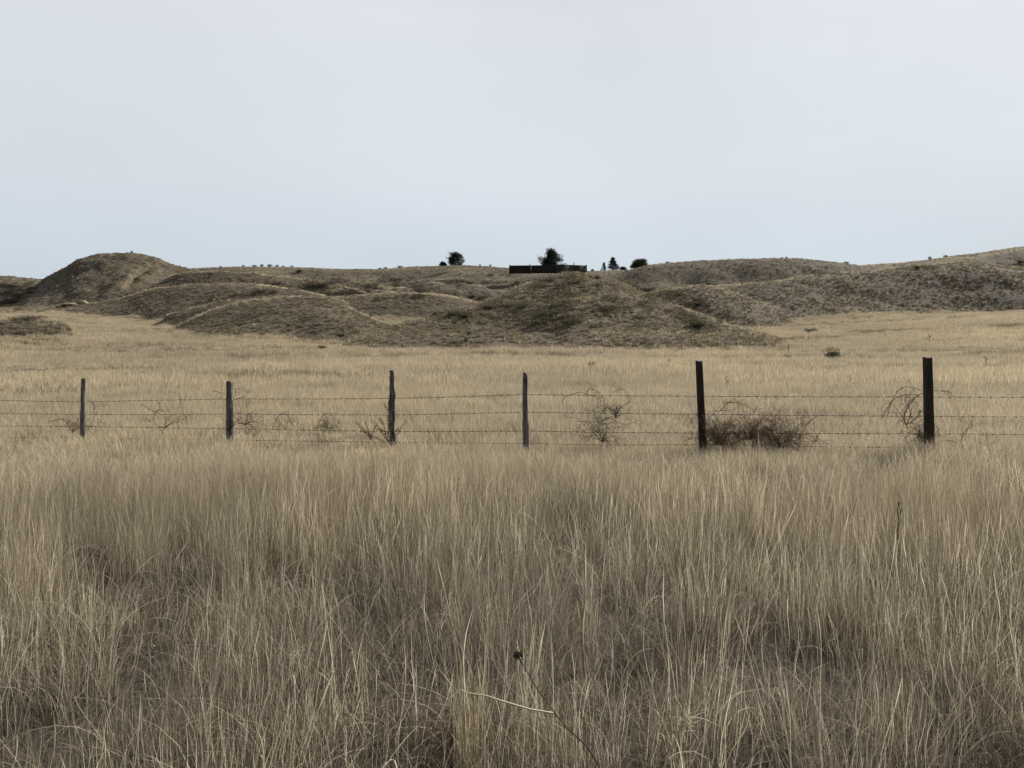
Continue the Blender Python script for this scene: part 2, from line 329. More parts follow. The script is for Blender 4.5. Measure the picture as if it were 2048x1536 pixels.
# ground sheet (fine inside the view, coarse all around)
az = np.concatenate([np.arange(-180, -42, 3.0), np.arange(-42, 42, 0.105), np.arange(42, 180, 3.0)])
rr = np.concatenate([np.geomspace(0.5, 20, 90), np.geomspace(20.3, 66, 90), np.linspace(66.4, 260, 460), np.linspace(261, 420, 110), np.geomspace(430, 2600, 24)])
A, Rr = np.meshgrid(np.radians(az), rr, indexing='ij')
X = np.sin(A)*Rr; Y = np.cos(A)*Rr
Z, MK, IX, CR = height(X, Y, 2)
names = list(RID)
na, nr = X.shape
V = np.stack([X, Y, Z], -1).reshape(-1, 3)
V = np.vstack([V, [0, 0, H1(0.01, 0.01)]])
i = np.arange(na)[:, None]; j = np.arange(nr-1)[None, :]; i2 = (i+1) % na
quads = np.stack([i*nr+j, i*nr+j+1, i2*nr+j+1, i2*nr+j], -1).reshape(-1, 4)
ii = np.arange(na); tris = np.stack([np.full(na, na*nr), ii*nr, ((ii+1) % na)*nr], -1)
def straw_mask(x, y, mk):
    return np.clip(1-sst(0.15, 0.6, mk+0.25*fbm(x/6, y/4, 3)), 0, 1)
STR = straw_mask(X, Y, MK)
BAR = np.zeros_like(X)
isl = (IX == names.index('far_left')) | (IX == names.index('butte')) & (X/Y*F+1024 < 130)
BAR += isl*sst(0.05, 0.35, fbm(X/6, Y/9, 4))*0.9*(MK > 0.5)
BAR += (MK > 0.6)*sst(0.42, 0.6, fbm(X/7+40, Y/7, 4))*0.6
BAR = np.clip(BAR, 0, 1)
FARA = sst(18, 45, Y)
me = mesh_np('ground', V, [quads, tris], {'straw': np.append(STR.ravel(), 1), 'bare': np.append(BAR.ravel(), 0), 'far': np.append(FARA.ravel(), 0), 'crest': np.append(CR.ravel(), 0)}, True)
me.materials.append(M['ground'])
gr = bpy.data.objects.new('ground', me); COL.objects.link(gr)
tag(gr, 'rolling dry prairie ground with grassy hills behind the plain', 'ground', kind='structure')

# ------------------------------------------------------------------ grass (stuff)
def clump(seed, n, hmin, hmax, wid, spread, lean, bend, seg=5, head=0.2, flat=0.0, tl=(0, 1), arch=0.12):
    g = np.random.default_rng(seed)
    rad = spread*np.sqrt(g.random(n)); ra = g.random(n)*2*math.pi; root = np.stack([rad*np.cos(ra), rad*np.sin(ra)], -1)
    Ln = hmin+(hmax-hmin)*g.random(n)**1.2
    ld = ra+g.normal(size=n)*1.2; dirn = np.stack([np.cos(ld), np.sin(ld)], -1)
    le = np.abs(g.normal(size=n))*lean; be = np.abs(g.normal(size=n))*bend
    ar = g.random(n) < arch; be = np.where(ar, be+0.55+0.5*g.random(n), be)
    t = np.linspace(0, 1, seg+1)[None, :]
    ang = (le[:, None]+be[:, None]*t**2*1.6+flat)
    ang = np.minimum(ang, 2.7)
    dx = np.sin(ang)*Ln[:, None]/seg; dz = np.cos(ang)*Ln[:, None]/seg
    dx = np.concatenate([np.zeros((n, 1)), np.cumsum(dx[:, 1:], 1)], 1); dz = np.concatenate([np.zeros((n, 1)), np.cumsum(dz[:, 1:], 1)], 1)
    wig = g.normal(size=(n, 2, 1))*0.02*np.sin(t*math.pi*2)[:, None, :]*Ln[:, None, None]
    P = np.stack([root[:, 0:1]+dirn[:, 0:1]*dx+wig[:, 0], root[:, 1:2]+dirn[:, 1:2]*dx+wig[:, 1], dz-0.03+(0.05 if flat else 0)*g.random((n, 1))], -1)
    fa = g.random(n)*math.pi; side = np.stack([np.cos(fa), np.sin(fa), np.zeros(n)], -1)
    prof = np.interp(t[0], [0, 0.6, 1], [1.0, 0.8, 0.12])[None, :]*np.ones((n, 1))
    hd = g.random(n) < head
    prof = np.where(hd[:, None], prof+np.interp(t[0], [0, 0.7, 0.85, 1], [0, 0.0, 1.3, 0.2])[None, :], prof)
    ww = wid*(0.6+0.8*g.random(n))[:, None]*prof
    b_ = g.random(n) < 0.27; tn = np.where(b_, 0.72+0.28*g.random(n), 0.45*g.random(n)); tint = np.repeat(tl[0]+(tl[1]-tl[0])*tn, (seg+1)*2); ww = ww*np.where(b_, 1.25, 0.9)[:, None]
    V = np.stack([P-side[:, None, :]*ww[..., None]/2, P+side[:, None, :]*ww[..., None]/2], 2)  # n,seg+1,2,3
    V = V.reshape(-1, 3); b = np.arange(n)[:, None]*(seg+1)*2+np.arange(seg)[None, :]*2
    q = np.stack([b, b+1, b+3, b+2], -1).reshape(-1, 4)
    return V, q, tint
def proto(name, parts, mt, colc):
    mb = MB()
    for V, q, t in parts: mb.add(V, [q], t)
    me = mb.mesh(name); me.materials.append(mt)
    o = bpy.data.objects.new(name, me); colc.objects.link(o); return o

def scatter(name, pts, scl, rot, idx, colc, label, cat):
    me = bpy.data.meshes.new(name); me.vertices.add(len(pts)); me.vertices.foreach_set('co', np.asarray(pts, np.float32).ravel())
    for nm, a in (('scl', scl), ('rot', rot)):
        at_ = me.attributes.new(nm, 'FLOAT_VECTOR', 'POINT'); at_.data.foreach_set('vector', np.asarray(a, np.float32).ravel())
    at_ = me.attributes.new('idx', 'INT', 'POINT'); at_.data.foreach_set('value', np.asarray(idx, np.int32))
    o = bpy.data.objects.new(name, me); COL.objects.link(o)
    ng = bpy.data.node_groups.new(name+'_nodes', 'GeometryNodeTree')
    ng.interface.new_socket('Geometry', in_out='INPUT', socket_type='NodeSocketGeometry')
    ng.interface.new_socket('Geometry', in_out='OUTPUT', socket_type='NodeSocketGeometry')
    a = ng.nodes.new('NodeGroupInput'); b = ng.nodes.new('NodeGroupOutput'); ip = ng.nodes.new('GeometryNodeInstanceOnPoints')
    ci = ng.nodes.new('GeometryNodeCollectionInfo'); ci.inputs['Collection'].default_value = colc
    ci.inputs['Separate Children'].default_value = True; ci.inputs['Reset Children'].default_value = True
    def na_(nm, ty):
        x = ng.nodes.new('GeometryNodeInputNamedAttribute'); x.data_type = ty; x.inputs['Name'].default_value = nm; return x.outputs[0]
    e2 = ng.nodes.new('FunctionNodeEulerToRotation'); ng.links.new(na_('rot', 'FLOAT_VECTOR'), e2.inputs[0])
    ng.links.new(a.outputs[0], ip.inputs['Points']); ng.links.new(ci.outputs[0], ip.inputs['Instance'])
    ip.inputs['Pick Instance'].default_value = True
    ng.links.new(na_('idx', 'INT'), ip.inputs['Instance Index']); ng.links.new(e2.outputs[0], ip.inputs['Rotation'])
    ng.links.new(na_('scl', 'FLOAT_VECTOR'), ip.inputs['Scale']); ng.links.new(ip.outputs[0], b.inputs[0])
    md = o.modifiers.new('scatter', 'NODES'); md.node_group = ng
    tag(o, label, cat, kind='stuff'); return o

rng = np.random.default_rng(11)
def wedge(d0, d1, dens, half=41.0):
    """random points between two distances, density per m2"""
    a = math.radians(half); area = a*(d1*d1-d0*d0); n = int(area*dens)
    r = np.sqrt(d0*d0+(d1*d1-d0*d0)*rng.random(n)); t = (rng.random(n)*2-1)*a
    return np.sin(t)*r, np.cos(t)*r
def emit(name, x, y, s, hvar, tilt, nproto, colc, label, cat, base=0):
    z = height(x, y)-0.01; n = len(x); ix_ = None
    if isinstance(nproto, tuple):
        nb_ = 10 if nproto[0] == 'pale' else 8; ix_ = np.where(nproto[1], nb_+rng.integers(0, 5, n), rng.integers(0, nb_, n)); nproto = 1
    s = np.broadcast_to(s, (n,)); hz = s*hvar
    sc = np.stack([s, s, hz], -1); rot = np.stack([rng.normal(size=n)*tilt, rng.normal(size=n)*tilt, rng.random(n)*6.283], -1)
    if ix_ is not None: return scatter(name, np.stack([x, y, z], -1), sc, rot, ix_, colc, label, cat)
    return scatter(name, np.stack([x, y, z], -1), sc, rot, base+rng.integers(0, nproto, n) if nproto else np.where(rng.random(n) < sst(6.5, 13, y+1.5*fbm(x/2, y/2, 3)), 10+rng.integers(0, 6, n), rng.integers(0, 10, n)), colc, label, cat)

# near meadow: tall fine stems over tangled leaves and litter
cN = bpy.data.collections.new('near_grass_kinds')
for k in range(14):
    proto('ka%02d' % k, [clump(100+k, 46, 0.40, 0.80, 0.0016, 0.17, 0.075, 0.07, 7, 0.25, tl=(0.05, 1), arch=0.05),
                         clump(200+k, 50, 0.15, 0.48, 0.0018, 0.18, 0.35, 0.30, 6, 0.0, tl=(0, 0.85), arch=0.12),
                         clump(300+k, 40, 0.12, 0.40, 0.0018, 0.22, 1.0, 0.4, 5, 0.0, tl=(0, 0.8), arch=0),
                         clump(350+k, 3, 0.30, 0.62, 0.0034, 0.14, 0.25, 0.5, 8, 0.0, tl=(0.8, 1), arch=0.5)], M['near'], cN)
for k in range(6):
    proto('kb%02d' % k, [clump(400+k, 75, 0.12, 0.40, 0.0017, 0.19, 0.45, 0.4, 6, 0, tl=(0, 0.9), arch=0.25),
                         clump(450+k, 60, 0.1, 0.4, 0.0019, 0.24, 1.2, 0.3, 4, 0, tl=(0, 1), arch=0),
                         clump(500+k, 9, 0.35, 0.72, 0.0022, 0.12, 0.3, 0.5, 8, 0.3, tl=(0.6, 1), arch=0.4)], M['near'], cN)
for k in range(6):
    proto('kc%02d' % k, [clump(120+k, 50, 0.40, 0.82, 0.0016, 0.17, 0.075, 0.07, 7, 0.25, tl=(0.05, 1), arch=0.05),
                         clump(220+k, 40, 0.15, 0.48, 0.0018, 0.18, 0.28, 0.30, 6, 0.0, tl=(0.1, 0.9), arch=0.12)], M['near_gold'], cN)
CLEAR = [(0.06, 2.0, 0.24)]
SUNK = [(1950, 1150, 66), (1425, 1290, 60), (205, 1165, 52), (930, 1485, 80), (1270, 1340, 60)]
for a_, b_, r_ in SUNK:
    p_ = ray(a_, b_, 1.5); CLEAR.append((p_[0], p_[1]-0.12, 0.15))
x, y = wedge(1.15, 9.5, 52)
keep = np.ones(len(x), bool)
for cx, cy, cr in CLEAR: keep &= np.hypot(x-cx, (y-cy)*0.8) > cr*(0.6+0.5*rng.random(len(x)))
x, y = x[keep], y[keep]
hn = fbm(x/0.5, y/0.6, 3); hl = fbm(x/3.0+9, y/3.0, 2)
dens = rng.random(len(x)) < np.clip(0.74+0.8*hn+1.7*fbm(x/0.30, y/0.42, 2), 0.28, 1)
x, y, hn, hl = x[dens], y[dens], hn[dens], hl[dens]
isb = rng.random(len(x)) < np.clip(np.interp(y, [2, 4.5, 7], [0.42, 0.34, 0.12])-0.2*hl-0.3*hn, 0.03, 0.7)
isb |= rng.random(len(x)) < np.clip(-2.2*hn-0.35, 0, 0.7)
z = height(x, y)-0.01; nn_ = len(x); s = 0.85+0.3*rng.random(nn_); hz = s*np.clip(0.90+0.18*hn+0.10*hl+0.12*rng.normal(size=nn_), 0.45, 1.3)
hz *= np.interp(np.hypot(x, y), [1.2, 2.6, 4, 6, 7.5, 9.5], [0.55, 0.72, 0.85, 0.95, 0.9, 0.78])
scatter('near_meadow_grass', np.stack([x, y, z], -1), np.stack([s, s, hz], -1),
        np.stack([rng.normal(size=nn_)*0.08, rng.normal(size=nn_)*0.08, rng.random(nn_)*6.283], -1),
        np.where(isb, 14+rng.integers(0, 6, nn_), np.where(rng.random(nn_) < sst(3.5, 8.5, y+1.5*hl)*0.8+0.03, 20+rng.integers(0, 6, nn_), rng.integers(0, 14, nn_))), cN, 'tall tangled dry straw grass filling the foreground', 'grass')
# middle meadow up to and past the fence
cM = bpy.data.collections.new('middle_grass_kinds')
for k in range(10):
    proto('km%02d' % k, [clump(600+k, 90, 0.40, 0.78, 0.0033, 0.30, 0.10, 0.14, 4, 0.3, tl=(0.25, 1), arch=0.05),
                         clump(650+k, 55, 0.15, 0.45, 0.0038, 0.34, 0.35, 0.4, 4, 0, tl=(0, 0.8), arch=0.2)], M['near'], cM)
for k in range(6):
    proto('kn%02d' % k, [clump(620+k, 90, 0.40, 0.78, 0.0033, 0.30, 0.10, 0.14, 4, 0.3, tl=(0.1, 0.9), arch=0.05),
                         clump(670+k, 40, 0.15, 0.45, 0.0055, 0.34, 0.35, 0.4, 4, 0, tl=(0, 0.6), arch=0.2)], M['field'], cM)
x, y = wedge(7.0, 15.0, 13)
x, y = (lambda k_: (x[k_], y[k_]))(rng.random(len(x)) < sst(6.5, 9.5, y))
hn = fbm(x/1.6, y/1.6, 3); s = 0.8+0.3*rng.random(len(x))
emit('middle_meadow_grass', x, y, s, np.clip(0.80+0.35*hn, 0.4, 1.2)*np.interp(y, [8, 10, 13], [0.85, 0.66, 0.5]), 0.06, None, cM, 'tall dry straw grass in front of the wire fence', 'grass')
cF = bpy.data.collections.new('field_grass_kinds')
for k in range(10):
    proto('kf%02d' % k, [clump(700+k, 105, 0.28, 0.60, 0.0050, 0.38, 0.10, 0.14, 4, 0.3, tl=(0.2, 1), arch=0.04),
                         clump(750+k, 35, 0.12, 0.35, 0.009, 0.40, 0.35, 0.3, 3, 0, tl=(0, 0.7), arch=0.1)], M['field'], cF)
x, y = wedge(13.5, 34.0, 8)
hn = fbm(x/2.5, y/2.5, 3)
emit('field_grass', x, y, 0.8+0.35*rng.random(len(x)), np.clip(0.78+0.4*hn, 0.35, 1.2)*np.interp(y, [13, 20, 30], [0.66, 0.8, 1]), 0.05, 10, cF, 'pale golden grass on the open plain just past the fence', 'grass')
cG = bpy.data.collections.new('far_grass_kinds')
for k in range(8):
    proto('kg%02d' % k, [clump(800+k, 90, 0.25, 0.62, 0.0115, 0.60, 0.10, 0.14, 3, 0.3, tl=(0.2, 1), arch=0.02),
                         clump(850+k, 30, 0.12, 0.35, 0.022, 0.62, 0.35, 0.3, 2, 0, tl=(0.1, 0.7), arch=0)], M['field'], cG)
for k in range(5):
    proto('kk%02d' % k, [clump(870+k, 70, 0.20, 0.60, 0.020, 0.60, 0.14, 0.2, 3, 0.2, tl=(0, 0.9), arch=0.02)], M['hillgrass'], cG)
def band(x, y):                                # low swales of short grey grass crossing the plain
    u = 1024+F*x/y; b = 0
    for yy, a, c, wd in BANDS:
        b = b+np.exp(-((y-DB[yy]*(1+0.02*fbm(x/9+yy, x/30, 3)))/wd)**2)*sst(a-60, a+60, u)*(1-sst(c-60, c+60, u))
    return np.clip(b*(0.75+1.2*fbm(x/5, y/2.5, 3)), 0, 1)
BANDS = [(716, 440, 1180, 2.2), (722, 1120, 1640, 1.8), (713, 1600, 2300, 1.6), (745, -200, 420, 2.0), (668, 1700, 2300, 3.0), (698, 800, 1560, 1.5), (800, 560, 1250, 1.3), (758, 330, 700, 1.5), (735, 1500, 1700, 1.0)]
DB = {b_[0]: ray(1700 if b_[0] == 668 else (b_[1]+b_[2])/2, b_[0], 12)[1] for b_ in BANDS}
x, y = wedge(32, 165.0, 3.2)
_, mk, _ = height(x, y, True)
ok = rng.random(len(x)) < straw_mask(x, y, mk)
sw = fbm(x/30, y/7+4, 3)                       # shallow swales of shorter grass
ok &= rng.random(len(x)) < np.clip(1.25-2.2*np.clip(sw-0.1, 0, 1), 0.15, 1)
x, y, sw = x[ok], y[ok], sw[ok]; bd = band(x, y); DK = rng.random(len(x)) < bd*0.92+0.12*np.clip(sw*3, 0, 1)
emit('far_field_grass', x, y, 0.85+0.4*rng.random(len(x)), np.clip(0.85-0.9*np.clip(sw, 0, 1)-0.15*bd+0.3*fbm(x/4, y/4, 2), 0.3, 1.3), 0.05, ('far', DK), cG, 'golden grass across the far plain below the hills', 'grass')
# bunchgrass on the hills
cH = bpy.data.collections.new('hill_grass_kinds')
for k in range(10):
    proto('kh%02d' % k, [clump(900+k, 44, 0.20, 0.48, 0.030, 0.20, 0.38, 0.35, 3, 0, tl=(0.05, 1), arch=0.1)], M['hillgrass'], cH)
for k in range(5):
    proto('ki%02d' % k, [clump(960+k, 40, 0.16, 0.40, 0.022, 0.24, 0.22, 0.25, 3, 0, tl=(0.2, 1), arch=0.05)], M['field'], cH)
xs, ys = [], []
for d0, d1, dn in ((58, 125, 6.5), (125, 200, 4.2), (200, 345, 1.8)):
    a, b = wedge(d0, d1, dn, 38); xs.append(a); ys.append(b)
x = np.concatenate(xs); y = np.concatenate(ys)
_, mk, ix, cr = height(x, y, 2)
ok = rng.random(len(x)) < (1-straw_mask(x, y, mk)*0.75)*np.clip(0.7+0.7*fbm(x/3, y/3, 3), 0.15, 1)
x, y, cr, ix = x[ok], y[ok], cr[ok], ix[ok]; PALE = rng.random(len(x)) < cr*0.9+0.16*(fbm(x/12+3, y/12, 3) > 0.12)+np.where(ix == 1, 0.7, 0.5)*(ix <= 1)*(fbm(x/20, y/12+8, 3) > -0.15)  # paler tufts on plateau and crests; crest ones paint in the lit edge
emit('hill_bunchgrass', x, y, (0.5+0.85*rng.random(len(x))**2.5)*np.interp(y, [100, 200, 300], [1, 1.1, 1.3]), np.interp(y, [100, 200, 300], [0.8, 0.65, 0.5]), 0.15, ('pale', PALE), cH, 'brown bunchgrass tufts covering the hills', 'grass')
# low sage and gully brush
cS = bpy.data.collections.new('brush_kinds')
for k in range(5):
    for nm, mt in (('ks', M['sage']), ('kt', M['brush'])):
        g = np.random.default_rng(k+40); mb = MB(); c = g.normal(size=(260, 3))*[0.42, 0.42, 0.20]+[0, 0, 0.25]; c[:, 2] = np.clip(c[:, 2], 0, 1)
        mb.leaves(c, 0.10+0.08*g.random(260), g); me = mb.mesh(nm+str(k)); me.materials.append(mt); cS.objects.link(bpy.data.objects.new(nm+str(k), me))
def patch(spec, kind):
    P = []
    for px, py, wx, wy, n in spec:
        for _ in range(n):
            p = ray(px+random.gauss(0, wx/2.2), py+random.gauss(0, wy/2.2), 40); P.append(p)
    P = np.array(P); n = len(P); s = 0.5+0.7*rng.random(n)
    return P, s, (kind*5+rng.integers(0, 5, n))
random.seed(5)
Pa, sa, ia = patch([(1110,620,110,26,30),(1070,600,60,30,16),(990,610,60,16,16),(1260,600,90,40,18),(1330,608,70,24,24),(1390,640,50,30,22),(1200,640,160,30,12),(1340,590,40,14,16),(1150,570,60,24,20),(1830,535,60,6,16),(1640,545,50,8,10),(900,630,50,8,12)], 0)
Pb, sb, ib = patch([(640,572,60,10,50),(700,586,70,8,40),(740,575,40,12,34),(800,565,60,10,44),(830,578,50,8,16),(920,566,50,5,20),(1010,565,70,4,16),(810,596,50,5,18),(680,560,50,6,16),(640,550,60,6,12),(540,585,30,6,8),(960,598,30,7,14),(1290,581,26,4,18),(1080,562,40,4,10),(60,640,70,6,20),(22,585,40,22,150),(20,605,36,14,90),(60,580,24,12,30),(330,640,50,12,16),(1000,549,90,3,10)], 1)  # brush also added to darken the far-left bank and the shadowed cut
P_ = np.concatenate([Pa, Pb]); s_ = np.concatenate([sa, sb])
scatter('low_brush', P_, np.stack([s_*1.2, s_*1.2, s_*0.8], -1), np.stack([0*s_, 0*s_, rng.random(len(s_))*6.28], -1), np.concatenate([ia, ib]), cS,
        'low olive and brown brush dotted over the mound and in the gullies', 'brush')

# ------------------------------------------------------------------ barbed wire fence
def fd(px): return F/(86+0.0225*px)
fence = empty('barbed_wire_fence', tuple(at(1051, HZ, fd(1051))[:2])+(H1(*at(1051, HZ, fd(1051))[:2]),))
tag(fence, 'old barbed wire fence on uneven wooden posts crossing the dry grass', 'fence')
FO = np.array(fence.location)
def post(px, top, wpx, kind, lean, label, seed):
    g = np.random.default_rng(seed); D = fd(px); pt = at(px, top, D); gz = H1(pt[0], D)-0.25; sc = F/D; rad = wpx/sc/2
    n = 46; k = 20; zz = np.linspace(gz, pt[2], n); t = (zz-gz)/(pt[2]-gz)
    bot = pt[0]+lean/sc
    cx = bot+(pt[0]-bot)*t; cy = np.full(n, D)
    if kind == 'gnarled':
        cx = cx+0.009*np.sin(t*9+0.6)+0.009*np.sin(t*27); cy = cy+0.02*np.sin(t*7)
    if kind == 'split': cx = cx+0.012*np.sin(t*5+1)
    a = np.arange(k)*2*math.pi/k
    ph = a[None, :]*1.6; ZZ = t[:, None]*np.ones((1, k))
    if kind == 'gnarled': rr_ = rad*(1+0.75*fbm(np.cos(ph)*1.3+3+seed, ZZ*10+np.sin(ph), 4)+0.2*fbm(ph*3, ZZ*30, 2))
    elif kind in ('weathered', 'split'): rr_ = rad*(1+0.26*fbm(np.cos(ph)*2.2+seed, ZZ*5+np.sin(ph)*2, 4)+0.05*fbm(ph*6, ZZ*8, 2))
    else: rr_ = rad*(1+0.05*fbm(np.cos(ph)*2.2+seed, ZZ*3+np.sin(ph)*2, 3))
    flr = {'round': np.interp(t, [0, 1], [1.12, 0.96]), 'gnarled': np.interp(t, [0, 0.5, 1], [1.15, 1.0, 0.86]), 'weathered': np.interp(t, [0, 0.3, 1], [0.95, 1.05, 0.97]), 'split': np.interp(t, [0, 0.1, 0.48, 0.5, 1], [0.85, 1.1, 1.15, 0.92, 0.8])}[kind]
    rr_ = rr_*flr[:, None]
    zt = zz[:, None]+((0.010*np.sin(a*2+seed)+(0.022*(np.cos(a-0.6) < 0.1) if kind == 'split' else 0))[None, :])*(t[:, None] > 0.985)
    V = np.stack([cx[:, None]+rr_*np.cos(a), cy[:, None]+rr_*np.sin(a), zt*np.ones((1, k))], -1)-FO
    i = np.arange(n-1)[:, None]*k; j = np.arange(k)[None, :]; q = np.stack([i+j, i+(j+1) % k, i+k+(j+1) % k, i+k+j], -1).reshape(-1, 4)
    c = V[-1].mean(0)-[0, 0, 0.006]; mb = MB(); VV = np.vstack([V.reshape(-1, 3), c])
    mb.add(VV, [q, np.stack([np.full(k, n*k), (n-1)*k+np.arange(k), (n-1)*k+(np.arange(k)+1) % k], -1)])
    o = mb.build('post', M['post_dark'] if kind == 'round' else M['post_grey'], fence, smooth=(kind == 'round'))
    if label: o['label'] = label
    return o
POSTS = [(-150, 770, 9, 'weathered', 0, None), (167, 757, 8.5, 'weathered', -3, 'thin crooked weathered post, shortest and leftmost in the fence'),
 (459, 763, 12.5, 'weathered', 1, 'blackened split post with a pale frayed foot'), (783, 741, 11, 'gnarled', 3, 'gnarled knobbly grey post with a wavy outline'),
 (1051, 748, 11.5, 'split', 1, 'grey post with a notched top that thickens below the middle wire'), (1398, 722, 14.5, 'round', 10, 'straight dark round post beside the dense tumbleweeds'),
 (1855, 715, 18, 'round', 5, 'thick dark post, tallest in the fence'), (2330, 712, 18, 'round', 2, None)]
for i, (px, tp, wp, kd, ln, lb) in enumerate(POSTS): post(px, tp, wp, kd, ln, lb, 21+i)
WIRES = [[(-150, 800), (0, 801), (167, 804), (310, 800.5), (459, 798), (620, 798), (783, 797), (900, 794), (1051, 788.9), (1220, 791.5), (1398, 792.6), (1620, 793.5), (1855, 794), (2048, 794.6), (2330, 794)],
 [(-150, 826), (0, 827), (167, 829), (310, 829), (459, 828), (620, 829.5), (783, 829.9), (900, 828), (1051, 824), (1220, 827), (1398, 828.4), (1620, 831), (1855, 832.7), (2048, 834), (2330, 837)],
 [(-150, 851), (0, 852), (167, 853), (310, 855.5), (459, 857), (620, 860.5), (783, 863), (900, 863), (1051, 862), (1220, 865), (1398, 866.4), (1620, 867), (1855, 867.6), (2048, 869), (2330, 873)],
 [(-150, 875), (167, 875), (310, 878), (459, 880), (783, 885), (1051, 887), (1220, 890), (1398, 889.4), (1620, 893), (1855, 895.7), (2048, 903), (2330, 910)]]
for wi, tr in enumerate(WIRES):
    tr = np.array(tr, float); px = np.arange(-150, 2331, 4.0); py = smooth_interp(px, tr[:, 0], tr[:, 1])
    P = np.array([at(a, b, fd(a)+0.085) for a, b in zip(px, py)])-FO
    rs = np.random.default_rng(wi); P[:, 2] += 0.002*np.sin(np.arange(len(P))*0.7)
    mb = MB(); mb.tube(P, 0.0036, 4)
    dl = np.linalg.norm(np.diff(P, axis=0), axis=1); s = np.concatenate([[0], np.cumsum(dl)]); q = 0.05
    while q < s[-1]:
        c = np.array([np.interp(q, s, P[:, k]) for k in range(3)]); T = P[-1]-P[0]; T = T/np.linalg.norm(T)
        mb.tube([c-T*0.013, c+T*0.013], 0.0080, 5)
        for e in range(4):
            th = rs.random()*6.28; dv = np.array([0, math.cos(th), math.sin(th)])*0.02+T*rs.normal()*0.008
            cc = c+T*(0.006 if e % 2 else -0.006); mb.tube([cc, cc+dv], [0.0026, 0.0008], 3, cap=False)
        q += 0.135+0.02*rs.random()
    w_ = mb.build('wire', M['wire'], fence); w_['label'] = ['top strand of rusty barbed wire', 'second strand of rusty barbed wire', 'third strand of rusty barbed wire', 'lowest strand of barbed wire, half hidden in the grass'][wi]

# ------------------------------------------------------------------ tumbleweeds
def branch(mb, g, p, d, ln, r, lvl, curl, grav, ctr, nsplit, tl):
    n = 7; P = [p]; c = g.normal(size=3)*curl
    for i in range(n):
        d = d+c/n+np.array([0, 0, grav])/n+g.normal(size=3)*0.06; d = d/np.linalg.norm(d); p = p+d*ln/n; P.append(p)
    P = np.array(P); mb.tube(P, np.linspace(r, r*0.55, n+1), 3, cap=False, tint=float(np.clip(g.normal()*0.28+tl, 0, 1)))
    if lvl <= 0: return
    for _ in range(nsplit):
        k = g.integers(1, n+1); dd = P[k]-P[k-1]; dd = dd/np.linalg.norm(dd)+g.normal(size=3)*0.75
        branch(mb, g, P[k], dd/np.linalg.norm(dd), ln*(0.45+0.35*g.random()), r*0.62, lvl-1, curl*1.1, grav, ctr, nsplit, tl)
def tumbleweed(px, py, rpx, dd, seed, label, mt='tumble', stems=9, lvl=2, ns=6, zs=0.8, curl=0.9, arcs=(), grp='tumbleweeds caught along the fence', D=None, rb=0.0056, tl=0.30, rootdir=(0, 0, 1)):
    g = np.random.default_rng(seed); D = (D or fd(px))+dd; c = at(px, py, D); rad = rpx*1.12*D/F; stems = int(stems*1.3)
    base = np.array([c[0], D, c[2]-rad*zs*0.9])
    mb = MB(); o0 = c.copy(); o0[2] -= rad*zs*0.55
    for i in range(stems):
        d = g.normal(size=3); d[2] = abs(d[2])*0.7+0.15; d = d*0.9+np.array(rootdir)*0.6; d[1] *= 0.75; d /= np.linalg.norm(d)
        branch(mb, g, o0-base, d, rad*(0.8+0.35*g.random()), rb, lvl, curl, -0.4, None, ns, tl)
    for arc in arcs:
        Q = np.array([at(a, b, D+0.06*math.sin(i*1.3)) for i, (a, b) in enumerate(arc)])-base
        t = np.linspace(0, len(Q)-1, len(Q)*4); Qs = np.stack([np.interp(t, range(len(Q)), Q[:, k]) for k in range(3)], -1)
        Qs[1:-1] = (Qs[:-2]+2*Qs[1:-1]+Qs[2:])/4
        mb.tube(Qs, np.linspace(0.0065, 0.003, len(Qs)), 4, tint=0.35)
        for _ in range(7):
            k = g.integers(3, len(Qs)-1); d = (Qs[k]-Qs[k-1]); d = d/np.linalg.norm(d)+g.normal(size=3)*0.6
            branch(mb, g, Qs[k], d/np.linalg.norm(d), rad*(0.25+0.3*g.random()), 0.0028, 1, 0.9, -0.3, None, 3, tl)
    V = np.concatenate(mb.V)                    # keep the brittle ball above ground
    o = mb.build('tumbleweed', M[mt], None, tuple(base)); tag(o, label, 'tumbleweed', grp); return o
tumbleweed(145, 848, 36, 0.25, 1, 'faint sprawling tumbleweed behind the thin leftmost post', stems=7, ns=3, arcs=[[(97, 843), (120, 838), (150, 846), (160, 852)], [(178, 800), (188, 808), (188, 830)]])
tumbleweed(330, 840, 34, 0.2, 2, 'open twiggy tumbleweed between the two leftmost posts', stems=6, ns=3, arcs=[[(283, 808), (305, 822), (322, 828), (345, 845)], [(306, 842), (309, 828), (320, 815), (318, 802)], [(358, 785), (362, 810), (368, 832)]])
tumbleweed(489, 826, 32, 0.15, 3, 'tall tangled tumbleweed caught on the right side of the blackened split post', stems=10, ns=4, zs=1.2, arcs=[[(425, 781), (440, 785), (456, 790)], [(466, 798), (472, 780), (486, 772)], [(468, 800), (485, 795), (498, 784)]])
tumbleweed(572, 848, 22, 0.15, 4, 'sparse tumbleweed with a single tall arch on the lower wires', stems=3, ns=2, arcs=[[(545, 855), (556, 832), (570, 825), (581, 818)], [(574, 828), (582, 842), (587, 853)]])
tumbleweed(656, 846, 24, 0.1, 5, 'small boxy tangle of twigs hanging on the third wire', stems=9, ns=4, arcs=[[(632, 858), (645, 830), (660, 825), (676, 827)]])
tumbleweed(1205, 862, 46, 0.2, 6, 'large loose tumbleweed with long arching stems reaching over the top wire', 'tumble', stems=13, ns=4, arcs=[[(1124, 806), (1130, 793), (1158, 784), (1186, 791), (1210, 806), (1228, 820)], [(1228, 822), (1260, 805), (1252, 780), (1240, 778)], [(1156, 842), (1190, 845), (1218, 835), (1250, 850), (1278, 841)], [(1172, 785), (1180, 776), (1196, 782)]])
